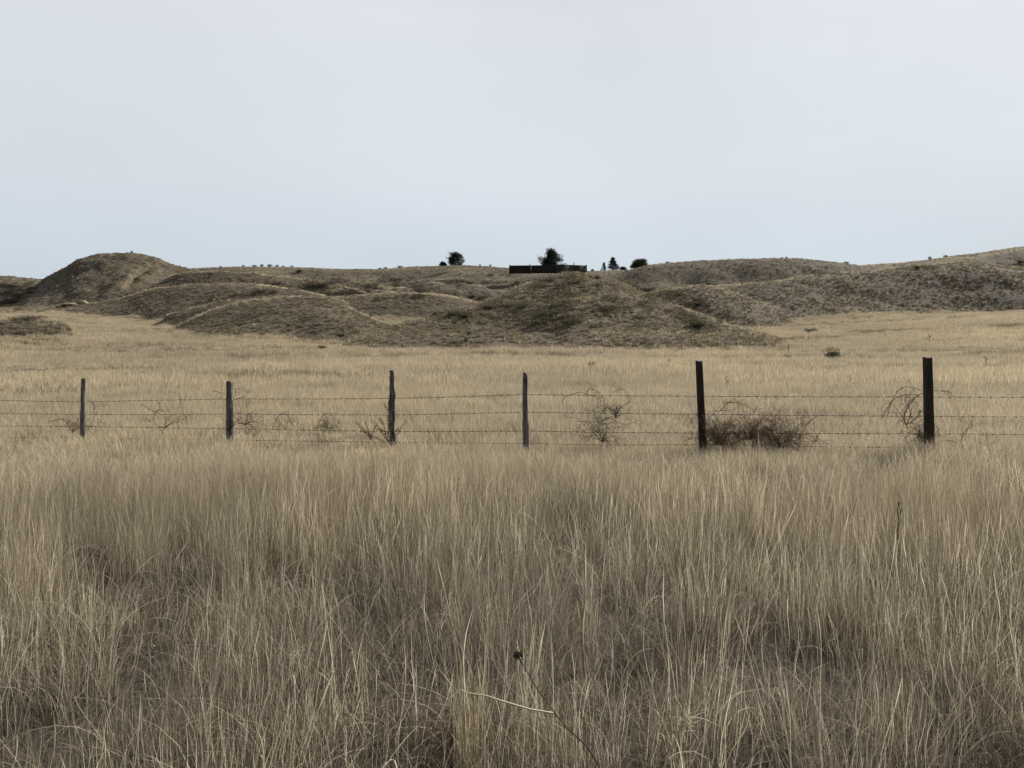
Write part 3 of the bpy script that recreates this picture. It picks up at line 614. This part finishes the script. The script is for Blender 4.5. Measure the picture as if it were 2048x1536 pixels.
tumbleweed(1232, 815, 34, 0.15, 61, 'wispy upper tumbleweed hung between the top and middle wires', stems=7, ns=3, zs=1.0)
tumbleweed(1437, 868, 44, 0.2, 7, 'dense rusty brown tumbleweed piled against the straight dark round post', 'tumble_red', stems=26, lvl=3, ns=4, zs=0.85, rb=0.0058, arcs=[[(1415, 842), (1430, 822), (1470, 820)], [(1446, 806), (1470, 803), (1497, 815)]])
tumbleweed(1500, 862, 38, 0.3, 71, 'lighter middle tumbleweed of the dense pile between the two dark posts', 'tumble_red', stems=18, lvl=3, ns=4, arcs=[[(1440, 822), (1455, 806), (1480, 804), (1505, 818)]])
tumbleweed(1563, 874, 48, 0.2, 8, 'dense brown tumbleweed at the right end of the pile with a tall forked stem', 'tumble_red', stems=28, lvl=3, ns=4, zs=0.8, rb=0.0058, arcs=[[(1508, 862), (1520, 843), (1546, 840), (1570, 808)], [(1520, 843), (1540, 862)], [(1600, 875), (1612, 850), (1635, 830)]])
tumbleweed(1628, 872, 26, 0.2, 81, 'thin pale tumbleweed fringe trailing right of the dense pile', 'tumble', stems=5, ns=3)
tumbleweed(1812, 822, 46, 0.15, 9, 'loose arching tumbleweed hooked on the left of the thickest post', 'tumble', stems=6, ns=3, zs=1.0, arcs=[[(1848, 783), (1830, 776), (1812, 772), (1796, 782), (1784, 800), (1775, 830)], [(1848, 785), (1832, 792), (1812, 812), (1800, 828)], [(1868, 781), (1890, 782), (1904, 786)], [(1840, 790), (1815, 788), (1790, 796), (1772, 818), (1768, 838)], [(1830, 795), (1812, 820), (1806, 845), (1830, 848), (1866, 856)]])
tumbleweed(1845, 868, 34, 0.2, 91, 'brown tangle at the foot of the thickest post', 'tumble', stems=12, ns=4)
tumbleweed(1920, 890, 50, 0.2, 92, 'low flat tumbleweed sunk in the grass right of the thickest post', 'tumble', stems=8, ns=3, zs=0.5)
def spray(px, py, dd, seed, arms, label):
    """dark leafy twig bush, stubby leaflets along each arm"""
    g = np.random.default_rng(seed); D = fd(px)+dd; base = at(px, py, D); mb = MB()
    for arm in arms:
        Q = np.array([at(a, b, D+0.05*g.normal()) for a, b in arm])-base
        t = np.linspace(0, len(Q)-1, 14); Qs = np.stack([np.interp(t, range(len(Q)), Q[:, k]) for k in range(3)], -1)
        mb.tube(Qs, np.linspace(0.006, 0.003, 14), 4, tint=0.1)
        for k in range(2, 14):
            for sd in (-1, 1, 0):
                d = Qs[k]-Qs[k-1]; d = d/np.linalg.norm(d); e = np.cross(d, [0, 1, 0])*(sd or 1)+g.normal(size=3)*0.35+d*0.7+(np.array([0, 1.2, 0]) if sd == 0 else 0)
                e = e/np.linalg.norm(e)*(0.025+0.03*g.random()); mb.tube([Qs[k], Qs[k]+e*0.6, Qs[k]+e], [0.003, 0.0045, 0.002], 3, tint=float(g.random()*0.4))
    o = mb.build('dark_weed', M['tumble_red'], None, tuple(base)); return tag(o, label, 'dead weed', 'dark leafy weeds by the gnarled post')
spray(740, 880, 0.1, 31, [[(742, 880), (728, 860), (712, 845)], [(742, 880), (736, 858), (731, 843)], [(745, 882), (738, 866), (722, 862)], [(740, 880), (748, 860), (752, 850)]], 'left dark leafy weed leaning left of the gnarled post')
spray(772, 884, 0.1, 32, [[(775, 884), (762, 860), (748, 842)], [(775, 884), (768, 850), (760, 838)], [(777, 884), (775, 845), (779, 825), (768, 806)], [(775, 884), (770, 862), (755, 858)], [(775, 884), (780, 850), (776, 832)], [(776, 884), (795, 868), (812, 842)], [(776, 884), (788, 866), (797, 858)], [(770, 884), (755, 876), (742, 872)]], 'bushier dark leafy weed right at the foot of the gnarled post')

# old tumbleweeds sunk in the foreground grass
G2 = 'old tumbleweeds sunk in the foreground grass'
def sunk(px, py, rpx, seed, label, mt='tumble_red', st=22):
    p = ray(px, py, 1.5); D = p[1]
    return tumbleweed(px, py-rpx*0.25, rpx, 0, seed, label, mt, stems=st, lvl=3, ns=3, zs=0.8, grp=G2, D=D-0.12, rb=0.0017, curl=1.3, tl=0.25)
for (a_, b_, r_), sd_, mt_, lb_ in zip(SUNK, range(51, 56), ['tumble_red', 'tumble_red', 'tumble_red', 'tumble_red', 'tumble'],
        ['dark round old tumbleweed half buried at the right edge of the grass', 'rust coloured old tumbleweed buried in grass right of centre', 'reddish brown tangle buried in the grass at left',
         'dark brown tangle at the bottom of the grass left of the seed head', 'tan tangle in the grass between the seed head and the rust coloured one']): sunk(a_, b_, r_, sd_, lb_, mt_, 24)
p_ = ray(740, 985, 1.5); tumbleweed(740, 962, 30, 0, 56, 'small dark twig tangle in the grass below the gnarled post', 'tumble_red', stems=8, ns=4, zs=1.0, grp=G2, D=p_[1]-1.0, rb=0.0028)

# dry stalks standing in the foreground
def stalk(name, pts, D, r0, r1, mt, label, cat, tint=0.4, k=6, dvar=0.0):
    P = np.array([at(a, b, D+dvar*i) for i, (a, b) in enumerate(pts)]); base = P[0].copy()
    t = np.linspace(0, len(P)-1, len(P)*4); Q = np.stack([np.interp(t, range(len(P)), P[:, q]) for q in range(3)], -1)
    Q[1:-1] = (Q[:-2]+2*Q[1:-1]+Q[2:])/4
    root = empty(name, tuple(base)); mb = MB(); mb.tube(Q-base, np.linspace(r0, r1, len(Q))*(1+0.12*np.sin(np.arange(len(Q))*1.9)), k, tint=tint)
    mb.build('stem', M[mt], root); tag(root, label, cat); return root, base, Q
root, base, Q = stalk('sunflower_stalk', [(1300, 1800), (1235, 1610), (1196, 1528), (1172, 1490), (1130, 1452), (1108, 1424), (1072, 1375), (1040, 1318)], 2.3, 0.0030, 0.0014, 'darkstalk', 'leaning dark dried sunflower stalk with a round seed head and a pale side branch', 'dried plant', 0.7)
mb = MB(); hc = at(1035, 1311, 2.3)-base; g = np.random.default_rng(3)
d = g.normal(size=(150, 3)); d /= np.linalg.norm(d, axis=1)[:, None]; mb.leaves(hc+d*[0.007, 0.007, 0.006], 0.009*(0.6+0.8*g.random(150)), g, d*1.6, 3.5, None)
u_ = np.linspace(0, math.pi, 9); ring = np.stack([0*u_, 0*u_, -np.cos(u_)], -1)*0.006+hc; mb.tube(ring, np.sin(u_)*0.0075+0.0003, 10, tint=0.2)
mb.build('seed_head', M['darkstalk'], root)
Pb_ = np.array([at(a, b, 2.3) for a, b in [(1108, 1427), (1060, 1419), (1000, 1401), (975, 1392), (935, 1386), (918, 1378)]])-base
mb = MB(); t = np.linspace(0, 5, 22); Qb = np.stack([np.interp(t, range(6), Pb_[:, q]) for q in range(3)], -1); mb.tube(Qb, np.linspace(0.0034, 0.0012, 22), 5, tint=0.95)
o = mb.build('side_branch', M['paletwig'], root); o['label'] = 'pale bleached side branch'
root, base, Q = stalk('dark_stalk', [(1801, 1165), (1800, 1120), (1798, 1085), (1795, 1062), (1799, 1040), (1796, 1022), (1798, 1004)], 5.7, 0.011, 0.0075, 'darkstalk', 'short dark brown dead stalk standing in the grass at right below the thickest post', 'dead stalk', 0.8)
mb = MB(); Pc = np.array([at(a, b, 5.7) for a, b in [(1797, 1030), (1801, 1024), (1804, 1016)]])-base; mb.tube(Pc, [0.006, 0.005, 0.003], 5, tint=0.6); mb.build('side_branch', M['darkstalk'], root)
stalk('golden_stalk', [(1374, 1500), (1373, 1330), (1372, 1180), (1362, 1120), (1352, 1070)], 3.0, 0.0040, 0.0016, 'paletwig', 'single tall golden stalk rising above the grass right of centre', 'dry stalk', 0.35)
root, base, Q = stalk('branched_straw', [(1312, 1640), (1325, 1545), (1345, 1490), (1360, 1455), (1372, 1430)], 2.3, 0.0042, 0.0022, 'paletwig', 'bright bleached branching weed at the bottom right of centre', 'dried plant', 0.95)
mb = MB(); g = np.random.default_rng(9)
for i in range(26):
    k = g.integers(7, len(Q)-1); d = Q[k]-Q[k-1]; d = d/np.linalg.norm(d)+g.normal(size=3)*0.55; branch(mb, g, Q[k]-base, d/np.linalg.norm(d), 0.05+0.05*g.random(), 0.0016, 1, 0.8, -0.1, None, 2, 0.95)
mb.build('side_branch', M['paletwig'], root)
for n_, (px, py, D, w_, h_, lb) in enumerate([(938, 1600, 2.75, 0.035, 0.66, 'upright bundle of golden stems left of the dark seed head'), (1050, 1560, 3.0, 0.02, 0.62, 'narrow pale golden stem bundle directly above the dark seed head'), (1180, 1330, 4.0, 0.03, 0.72, 'tall pale stem bundle standing right of centre in the grass'), (1795, 1340, 4.1, 0.05, 0.50, 'whitish frayed tuft below the short dark stalk')]):
    x_ = (px-1024)/F*D; z_ = H1(x_, D); V_, q_, t_ = clump(1300+n_, (85, 40, 80, 110)[n_], h_*0.5, h_*1.05, 0.0027, w_*1.1, 0.06, 0.05 if n_ < 3 else 0.2, 6, 0.3, tl=(0.2, 1.0), arch=0.02 if n_ < 3 else 0.15)
    mb = MB(); mb.add(V_, [q_], t_); o = mb.build('grass_bundle', M['near'] if n_ != 0 else M['near_gold'], None, (x_, D, z_)); tag(o, lb, 'grass tuft', 'standing bundles of pale stems')

# ------------------------------------------------------------------ trees on the ridge
def pine(px, top, base_y, wpx, seed, label, shape='cone', D=None, back=6):
    g = np.random.default_rng(seed); p = sky_pt(px, back); d = p[1]
    zt = EYE+(HZ-top)/F*d; h = zt-p[2]; rad = wpx*1.12*d/F/2
    root = empty('pine_tree' if shape != 'bush' else 'juniper_bush', tuple(p)); tag(root, label, 'tree' if shape != 'bush' else 'bush', 'evergreens on the ridge')
    mb = MB(); mb.tube([[0, 0, -0.3], [0.05, 0, h*0.5], [0, 0, h*0.96]], [h*0.035, h*0.02, h*0.006], 7)
    C = []; nb = 60 if shape != 'bush' else 44
    for b in range(nb):
        f = 0.10+0.88*(b+g.random())/nb; a = g.random()*6.283
        if shape == 'cone': rl = rad*(1-f)**1.05*(0.6+0.6*g.random())*1.35+0.03*rad
        elif shape == 'round': rl = rad*math.sin(math.pi*min(1, f*0.82+0.2))**0.7*(0.65+0.45*g.random())
        else: rl = rad*math.sqrt(max(0.02, 1-(f-0.25)**2*1.5))*(0.7+0.4*g.random()); f = f*0.9
        e = np.array([math.cos(a)*rl, math.sin(a)*rl, h*f+rl*(0.25 if shape != 'bush' else 0.1)*g.normal()]); s0 = np.array([0, 0, h*f*0.9])
        e[2] = min(e[2], h*0.98)
        mb.tube([s0, (s0+e)/2+[0, 0, -0.04*rl], e], [h*0.010, h*0.007, h*0.003], 4)
        for q in range(9):
            t = 0.3+0.75*g.random()**0.7; C.append((s0+(e-s0)*t+g.normal(size=3)*0.08*rad, rad*(0.13+0.10*g.random())*(1.25 if shape == 'bush' else 1)))
    mb.build('trunk', M['bark'], root)
    lf = MB()
    for c, rc in C:
        m_ = 20; q = g.normal(size=(m_, 3)); q /= np.linalg.norm(q, axis=1)[:, None]; nrm = q.copy(); q *= (g.random((m_, 1))**0.5)*rc*[1, 1, 0.65]
        lf.leaves(c+q, rad*0.10, g, nrm, 2.4)
    lf.build('crown', M['pine'], root); return root
pine(912, 506, 530, 30, 1, 'rounded pine standing alone on the skyline left of the windbreak', 'round')
pine(886, 524, 531, 15, 2, 'low dark juniper just left of the lone rounded pine', 'bush', back=2)
pine(1103, 501, 531, 50, 3, 'tall broad pine rising behind the dark windbreak', 'cone', back=9)
pine(1208, 525, 540, 10, 4, 'slim small pine right of the windbreak', 'cone')
pine(1226, 515, 540, 20, 5, 'pointed dark pine with a wide base right of the windbreak', 'cone')
pine(1246, 533, 540, 14, 51, 'low bush spreading from the foot of the pointed pine', 'bush')
pine(1185, 538, 542, 6, 52, 'tiny bush between the windbreak and the slim pine', 'bush')
pine(1281, 518, 532, 30, 6, 'wide flat topped juniper at the left end of the domed hill', 'bush', back=3)
pine(1270, 524, 533, 16, 61, 'smaller juniper hugging the left side of the wide flat topped one', 'bush', back=2)

# shrubs one can count
def shrub_proto(seed, mt, stems=False):
    g = np.random.default_rng(seed); root = empty('shrub', (0, 0, 0)); mb = MB(); lf = MB()
    for b in range(22):
        a = g.random()*6.283; e = np.array([math.cos(a)*0.5*g.random()**0.5, math.sin(a)*0.5*g.random()**0.5, 0.35+0.55*g.random()]); e[2] *= 1-0.6*(e[0]**2+e[1]**2)
        mb.tube([[0, 0, -0.1], e*0.5+[0, 0, 0.05], e], [0.02, 0.014, 0.006], 4)
        q = g.normal(size=(22, 3))*[0.11, 0.11, 0.12]+e*(0.55+0.45*g.random((22, 1))); q[:, 2] = np.maximum(q[:, 2], 0.02); lf.leaves(q, 0.10+0.07*g.random(22), g)
    mb.build('stem', M['bark'], root); lf.build('foliage', mt, root); return root
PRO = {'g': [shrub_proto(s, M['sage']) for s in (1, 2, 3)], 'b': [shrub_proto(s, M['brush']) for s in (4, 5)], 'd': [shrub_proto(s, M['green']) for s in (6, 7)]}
used = set()
def shrub(px, py, wpx, hpx, kind, label, group=None, skyl=False):
    p = sky_pt(px, 1.0) if skyl else ray(px, py, 25)
    src = PRO[kind][random.randrange(len(PRO[kind]))]
    if src.name in used: o = copy_tree(src)
    else: o = src; used.add(src.name)
    o.location = tuple(p); s = wpx*p[1]/F; o.scale = (s, s, hpx*p[1]/F); o.rotation_euler = (0, 0, random.random()*6.28)
    tag(o, label, 'shrub', group); return o
random.seed(3)
SG = 'low shrubs on the left flank and foot of the central mound'
for px, py, a, b, lb in [(644, 700, 18, 12, 'leftmost low green shrub at the foot of the central mound'), (685, 672, 12, 6, 'low shrub on the long left toe of the mound, second from left'), (733, 667, 9, 5, 'small shrub on the left toe between the mound and the dark hill'),
  (764, 643, 8, 5, 'tiny shrub on the pale strip edge where dark hill and mound meet'), (819, 645, 14, 5, 'flat shrub on the crest of the mound toe'), (870, 631, 13, 9, 'first of the dark shrubs in the row left of the mound'),
  (884, 630, 10, 7, 'small shrub between two bigger ones in the row left of the mound'), (905, 630, 22, 9, 'widest green shrub in the row left of the mound'), (928, 636, 20, 10, 'right end shrub of the row left of the mound'),
  (909, 648, 13, 7, 'round shrub just below the row left of the mound'), (933, 643, 10, 6, 'little shrub tucked under the right end of the row'), (938, 671, 15, 10, 'upright shrub low on the left face of the mound'),
  (931, 683, 12, 6, 'lowest shrub under the upright one on the left face'), (825, 664, 7, 4, 'speck of a shrub in the middle of the mound toe'), (976, 617, 34, 7, 'long low olive shrub across the left ridge of the mound'),
  (1140, 700, 26, 10, 'flat grey green shrub on the dark line at the foot of the mound')]:
    shrub(px, py, a, b, 'g', lb, SG)
shrub(942, 597, 20, 9, 'b', 'dark rounded thicket in the hollow left of the mound ridge')
shrub(1392, 658, 42, 19, 'd', 'largest dark green bush low on the right side of the mound', 'green bushes right of the mound')
shrub(1440, 647, 15, 8, 'd', 'small bush right of the largest dark green bush', 'green bushes right of the mound')
shrub(1395, 613, 20, 11, 'g', 'olive bush higher up above the largest dark green bush', 'green bushes right of the mound')
shrub(1195, 558, 12, 8, 'g', 'small bush just right of the mound summit')
shrub(1583, 672, 15, 4, 'b', 'flat dark shrub at the far right toe of the mound')
shrub(1622, 668, 26, 14, 'd', 'thin line of green leaves in the golden grass right of the mound')
shrub(1575, 722, 15, 16, 'b', 'dim brown weed on the plain left of the flowering green plant')
shrub(1836, 538, 16, 7, 'g', 'grey green shrub on the left shoulder of the long right hill')
shrub(1290, 583, 36, 6, 'b', 'flat dark brush standing in for the shadowed cut bank in the hollow right of the mound summit')  # added shrub takes the place of a dark, shadowed cut bank
shrub(1182, 740, 16, 19, 'b', 'brown weed clump on the plain between the split post and the straight post')
shrub(540, 562+8, 30, 5, 'b', 'dark streak of brush on the lit ridge below the skyline at left')
for px, a, b, lb in [(441, 6, 3, 'tiny skyline bush nearest the butte'), (487, 7, 4, 'small skyline bush left of the skyline row'), (509, 10, 5, 'wide bush starting the skyline row'), (524, 8, 6, 'second bush of the skyline row'),
  (540, 11, 6, 'biggest bush of the skyline row'), (554, 7, 5, 'fourth bush of the skyline row'), (567, 6, 4, 'fifth small bush of the skyline row'), (584, 7, 4, 'last low bush at the right end of the skyline row'),
  (760, 9, 4, 'low dark bush on the skyline near the lit pasture'), (771, 9, 5, 'slightly taller bush beside the low one near the lit pasture'), (800, 11, 5, 'single bush on the skyline left of the junipers'),
  (263, 5, 6, 'tiny bush on top of the flat butte'), (1335, 8, 4, 'small bush at the left rise of the domed hill'), (1564, 5, 4, 'left one of two tiny bushes on top of the domed hill'), (1573, 6, 4, 'right one of two tiny bushes on top of the domed hill'),
  (1693, 11, 5, 'dark bush where the domed hill falls to the right'), (1860, 7, 8, 'upright bush on the rising right skyline'), (1891, 9, 5, 'low bush right of the upright one on the rising skyline'), (960, 4, 5, 'thin twig bush on the skyline right of the lone pine'), (981, 5, 6, 'spiky twig bush on the skyline halfway to the windbreak')]:
    shrub(px, 0, a, b, 'b' if px < 610 else 'd', lb, 'bushes dotted along the skyline', True)
shrub(598, 545, 15, 7, 'd', 'round dark bush just under the skyline right of the skyline row')
shrub(2040, 526, 16, 6, 'd', 'dark bush at the right edge below the rising skyline')
# green plant with flower stalks on the plain
p = ray(1666, 726, 25); s = p[1]/F; root = empty('flowering_plant', tuple(p)); tag(root, 'green leafy plant with dark flower spikes in the golden grass', 'plant')
g = np.random.default_rng(77); lf = MB(); sm = MB(); hd = MB()
q = g.normal(size=(900, 3))*[7*s, 6*s, 4*s]+[0, 0, 13*s]; q[:, 2] = np.clip(q[:, 2], 1*s, 21*s); lf.leaves(q, 3.2*s, g, None, 2.0)
lf.build('foliage', M['green'], root)
for k in range(9):
    a = (k/8-0.5)*26*s; hh = (25+6*g.random())*s; sm = MB(); sm.tube([[a*0.4, 0, 0], [a*0.8, 0, hh*0.6], [a, 0.1*s, hh]], 0.5*s, 4); so = sm.build('stem', M['darkstalk'], root)
    hd = MB(); c = np.array([a, 0.1*s, hh])+g.normal(size=(16, 3))*[0.35*s, 0.35*s, 0.5*s]; hd.tube([np.array([a, 0.1*s, hh-1.0*s]), np.array([a, 0.1*s, hh+1.0*s])], 0.7*s, 6); hd.leaves(c, 1.6*s, g); hd.build('flower_head', M['darkstalk'], so)

for px, py, h, lb in [(1338, 738, 13, 'short dark seed stalk in the field left of the straight dark round post'), (1576, 712, 15, 'thin dark weed stalk standing above the brown weed in the far field'), (1454, 646, 10, 'tiny dark stalk at the corner where golden grass meets the mound'),
        (1971, 742, 22, 'tall thin weed stalk in the field near the right edge'), (1452, 786, 26, 'curved dark weed with seed heads above the dense tumbleweed pile'), (1858, 690, 14, 'lone dark stalk far behind the thickest post'), (82, 800, 20, 'small dark weed in the field at the far left'), (1700, 780, 22, 'faint weed stalk between the two rightmost posts')]:
    p = ray(px, py, 16); s = p[1]/F; g = np.random.default_rng(px); root = empty('weed_stalk', tuple(p)); tag(root, lb, 'weed', 'dry weed stalks scattered in the field')
    hh = (h+6)*s; mb = MB(); T_ = np.array([[0, 0, 0], [0.06*hh, 0, hh*0.5], [0.02*hh*g.normal(), 0, hh]]); mb.tube(T_, 0.45*s, 4); hd = MB()
    for q in range(4):
        f = 0.6+0.12*q; c = np.array([np.interp(f, [0, .5, 1], T_[:, 0]), 0, hh*f]); e = c+np.array([g.normal()*3.2*s, g.normal()*s, 2.4*s]); mb.tube([c, e], 0.3*s, 3); hd.tube([e-[0, 0, 0.8*s], e+[0, 0, 0.8*s]], [0.9*s, 0.7*s], 6); hd.tube([e, c], 0.12*s, 3)
    mb.build('stem', M['darkstalk'], root); hd.build('seed_heads', M['darkstalk'], root)

# ------------------------------------------------------------------ windbreak on the ridge
wb_d = 262.0
def wbp(px, d): return np.array([(px-1024)/F*d, d])
segs = [((1019, 262), (1062, 261), 531, 530.5, 545.5, 'board'), ((1062, 261), (1112, 260), 530.5, 529.5, 545, 'board'), ((1112, 260), (1148, 264), 528.5, 529.5, 545, 'board_pale'), ((1148, 264), (1173, 267), 529.5, 530.5, 545, 'board_pale')]
mid = wbp(1112, 260); root = empty('windbreak_fence', (mid[0], mid[1], H1(*mid)-0.4)); tag(root, 'dark weathered board windbreak in front of the ridge pine', 'windbreak')
RO = np.array(root.location)
def zat(py, d): return EYE+(HZ-py)/F*d
for (a, da), (b, db), ta, tb, by, mt in segs:
    A_, B_ = wbp(a, da), wbp(b, db); zA, zB = zat(ta, da), zat(tb, db); hA, hB = zA-zat(by, da), zB-zat(by, db)
    mb = MB(); nb = 7; g = np.random.default_rng(int(a)); dr = (B_-A_)/np.linalg.norm(B_-A_); nr_ = np.array([-dr[1], dr[0]])
    def plank(t0, t1, off, th):
        Vp = []
        for P2, zz, hh in ((A_+dr*0.02, zA, hA), (B_-dr*0.02, zB, hB)):
            for o_ in (off, off+th):
                for t in (t0, t1): Vp.append([P2[0]+nr_[0]*o_, P2[1]+nr_[1]*o_, zz-hh*t])
        mb.add(np.array(Vp)-RO, [np.array([[0, 1, 3, 2], [4, 6, 7, 5], [0, 4, 5, 1], [2, 3, 7, 6], [0, 2, 6, 4], [1, 5, 7, 3]])])
    for k in range(nb):
        e = g.normal()*0.012; plank(k/nb+0.012+e, (k+1)/nb-0.012+e, 0.03*g.random(), 0.05)
    plank(0.04, 1.1, 0.12, 0.03)
    mb.build('board_panel', M[mt], root)
for px, d, ty in [(1019, 262, 529.5), (1060, 261, 527.5), (1112, 260, 528), (1148, 264, 525), (1173, 267, 529.5)]:
    a = wbp(px, d-0.25); zt = zat(ty, d); mb = MB(); mb.tube([[a[0]-RO[0], a[1]-RO[1], zat(546, d)-RO[2]-0.5], [a[0]-RO[0]+0.03, a[1]-RO[1], (zat(546, d)-0.5+zt)/2-RO[2]], [a[0]-RO[0], a[1]-RO[1], zt-RO[2]]], 0.15, 8)
    mb.build('post', M['board'], root)

# ------------------------------------------------------------------ rocks
def rock(px, py, wpx, hpx, seed, label, group):
    p = ray(px, py, 40); s = p[1]/F; g = np.random.default_rng(seed); n, k = 9, 14
    th = np.linspace(0.02, math.pi-0.02, n); ph = np.arange(k)*2*math.pi/k; TH, PH = np.meshgrid(th, ph, indexing='ij')
    rr_ = 1+0.45*fbm(np.cos(PH)*1.6+seed*3, TH*1.5+np.sin(PH)*1.6, 4)
    V = np.stack([np.sin(TH)*np.cos(PH)*rr_*wpx*s/2, np.sin(TH)*np.sin(PH)*rr_*wpx*s/2*0.7, np.round(np.cos(TH)*3.2)/3.2*rr_*hpx*s*0.6+hpx*s*0.3], -1).reshape(-1, 3)
    i = np.arange(n-1)[:, None]*k; j = np.arange(k)[None, :]; q = np.stack([i+j, i+k+j, i+k+(j+1) % k, i+(j+1) % k], -1).reshape(-1, 4)
    mb = MB(); mb.add(V, [q]); o = mb.build('rock', M['rock'], None, tuple(p)); tag(o, label, 'rock', group)
for px, py, a, b, lb in [(140, 612, 34, 7, 'largest pale sandstone ledge at the foot of the butte'), (165, 608, 20, 8, 'blocky sandstone ledge right of the largest one under the butte'), (118, 615, 16, 5, 'small sandstone ledge left of the largest one under the butte')]:
    rock(px, py, a, b, px, lb, 'sandstone ledges below the butte')
for px, py, a, b, lb in [(1108, 559, 8, 4, 'pale stone on the left ridge just below the mound summit'), (1148, 546, 10, 4, 'flat stone on the mound summit'), (1166, 550, 12, 4, 'wider stone just right of the summit stone'), (1182, 555, 8, 4, 'small stone on the right shoulder of the mound summit')]:
    rock(px, py, a, b, px, lb, 'stones on the mound top')
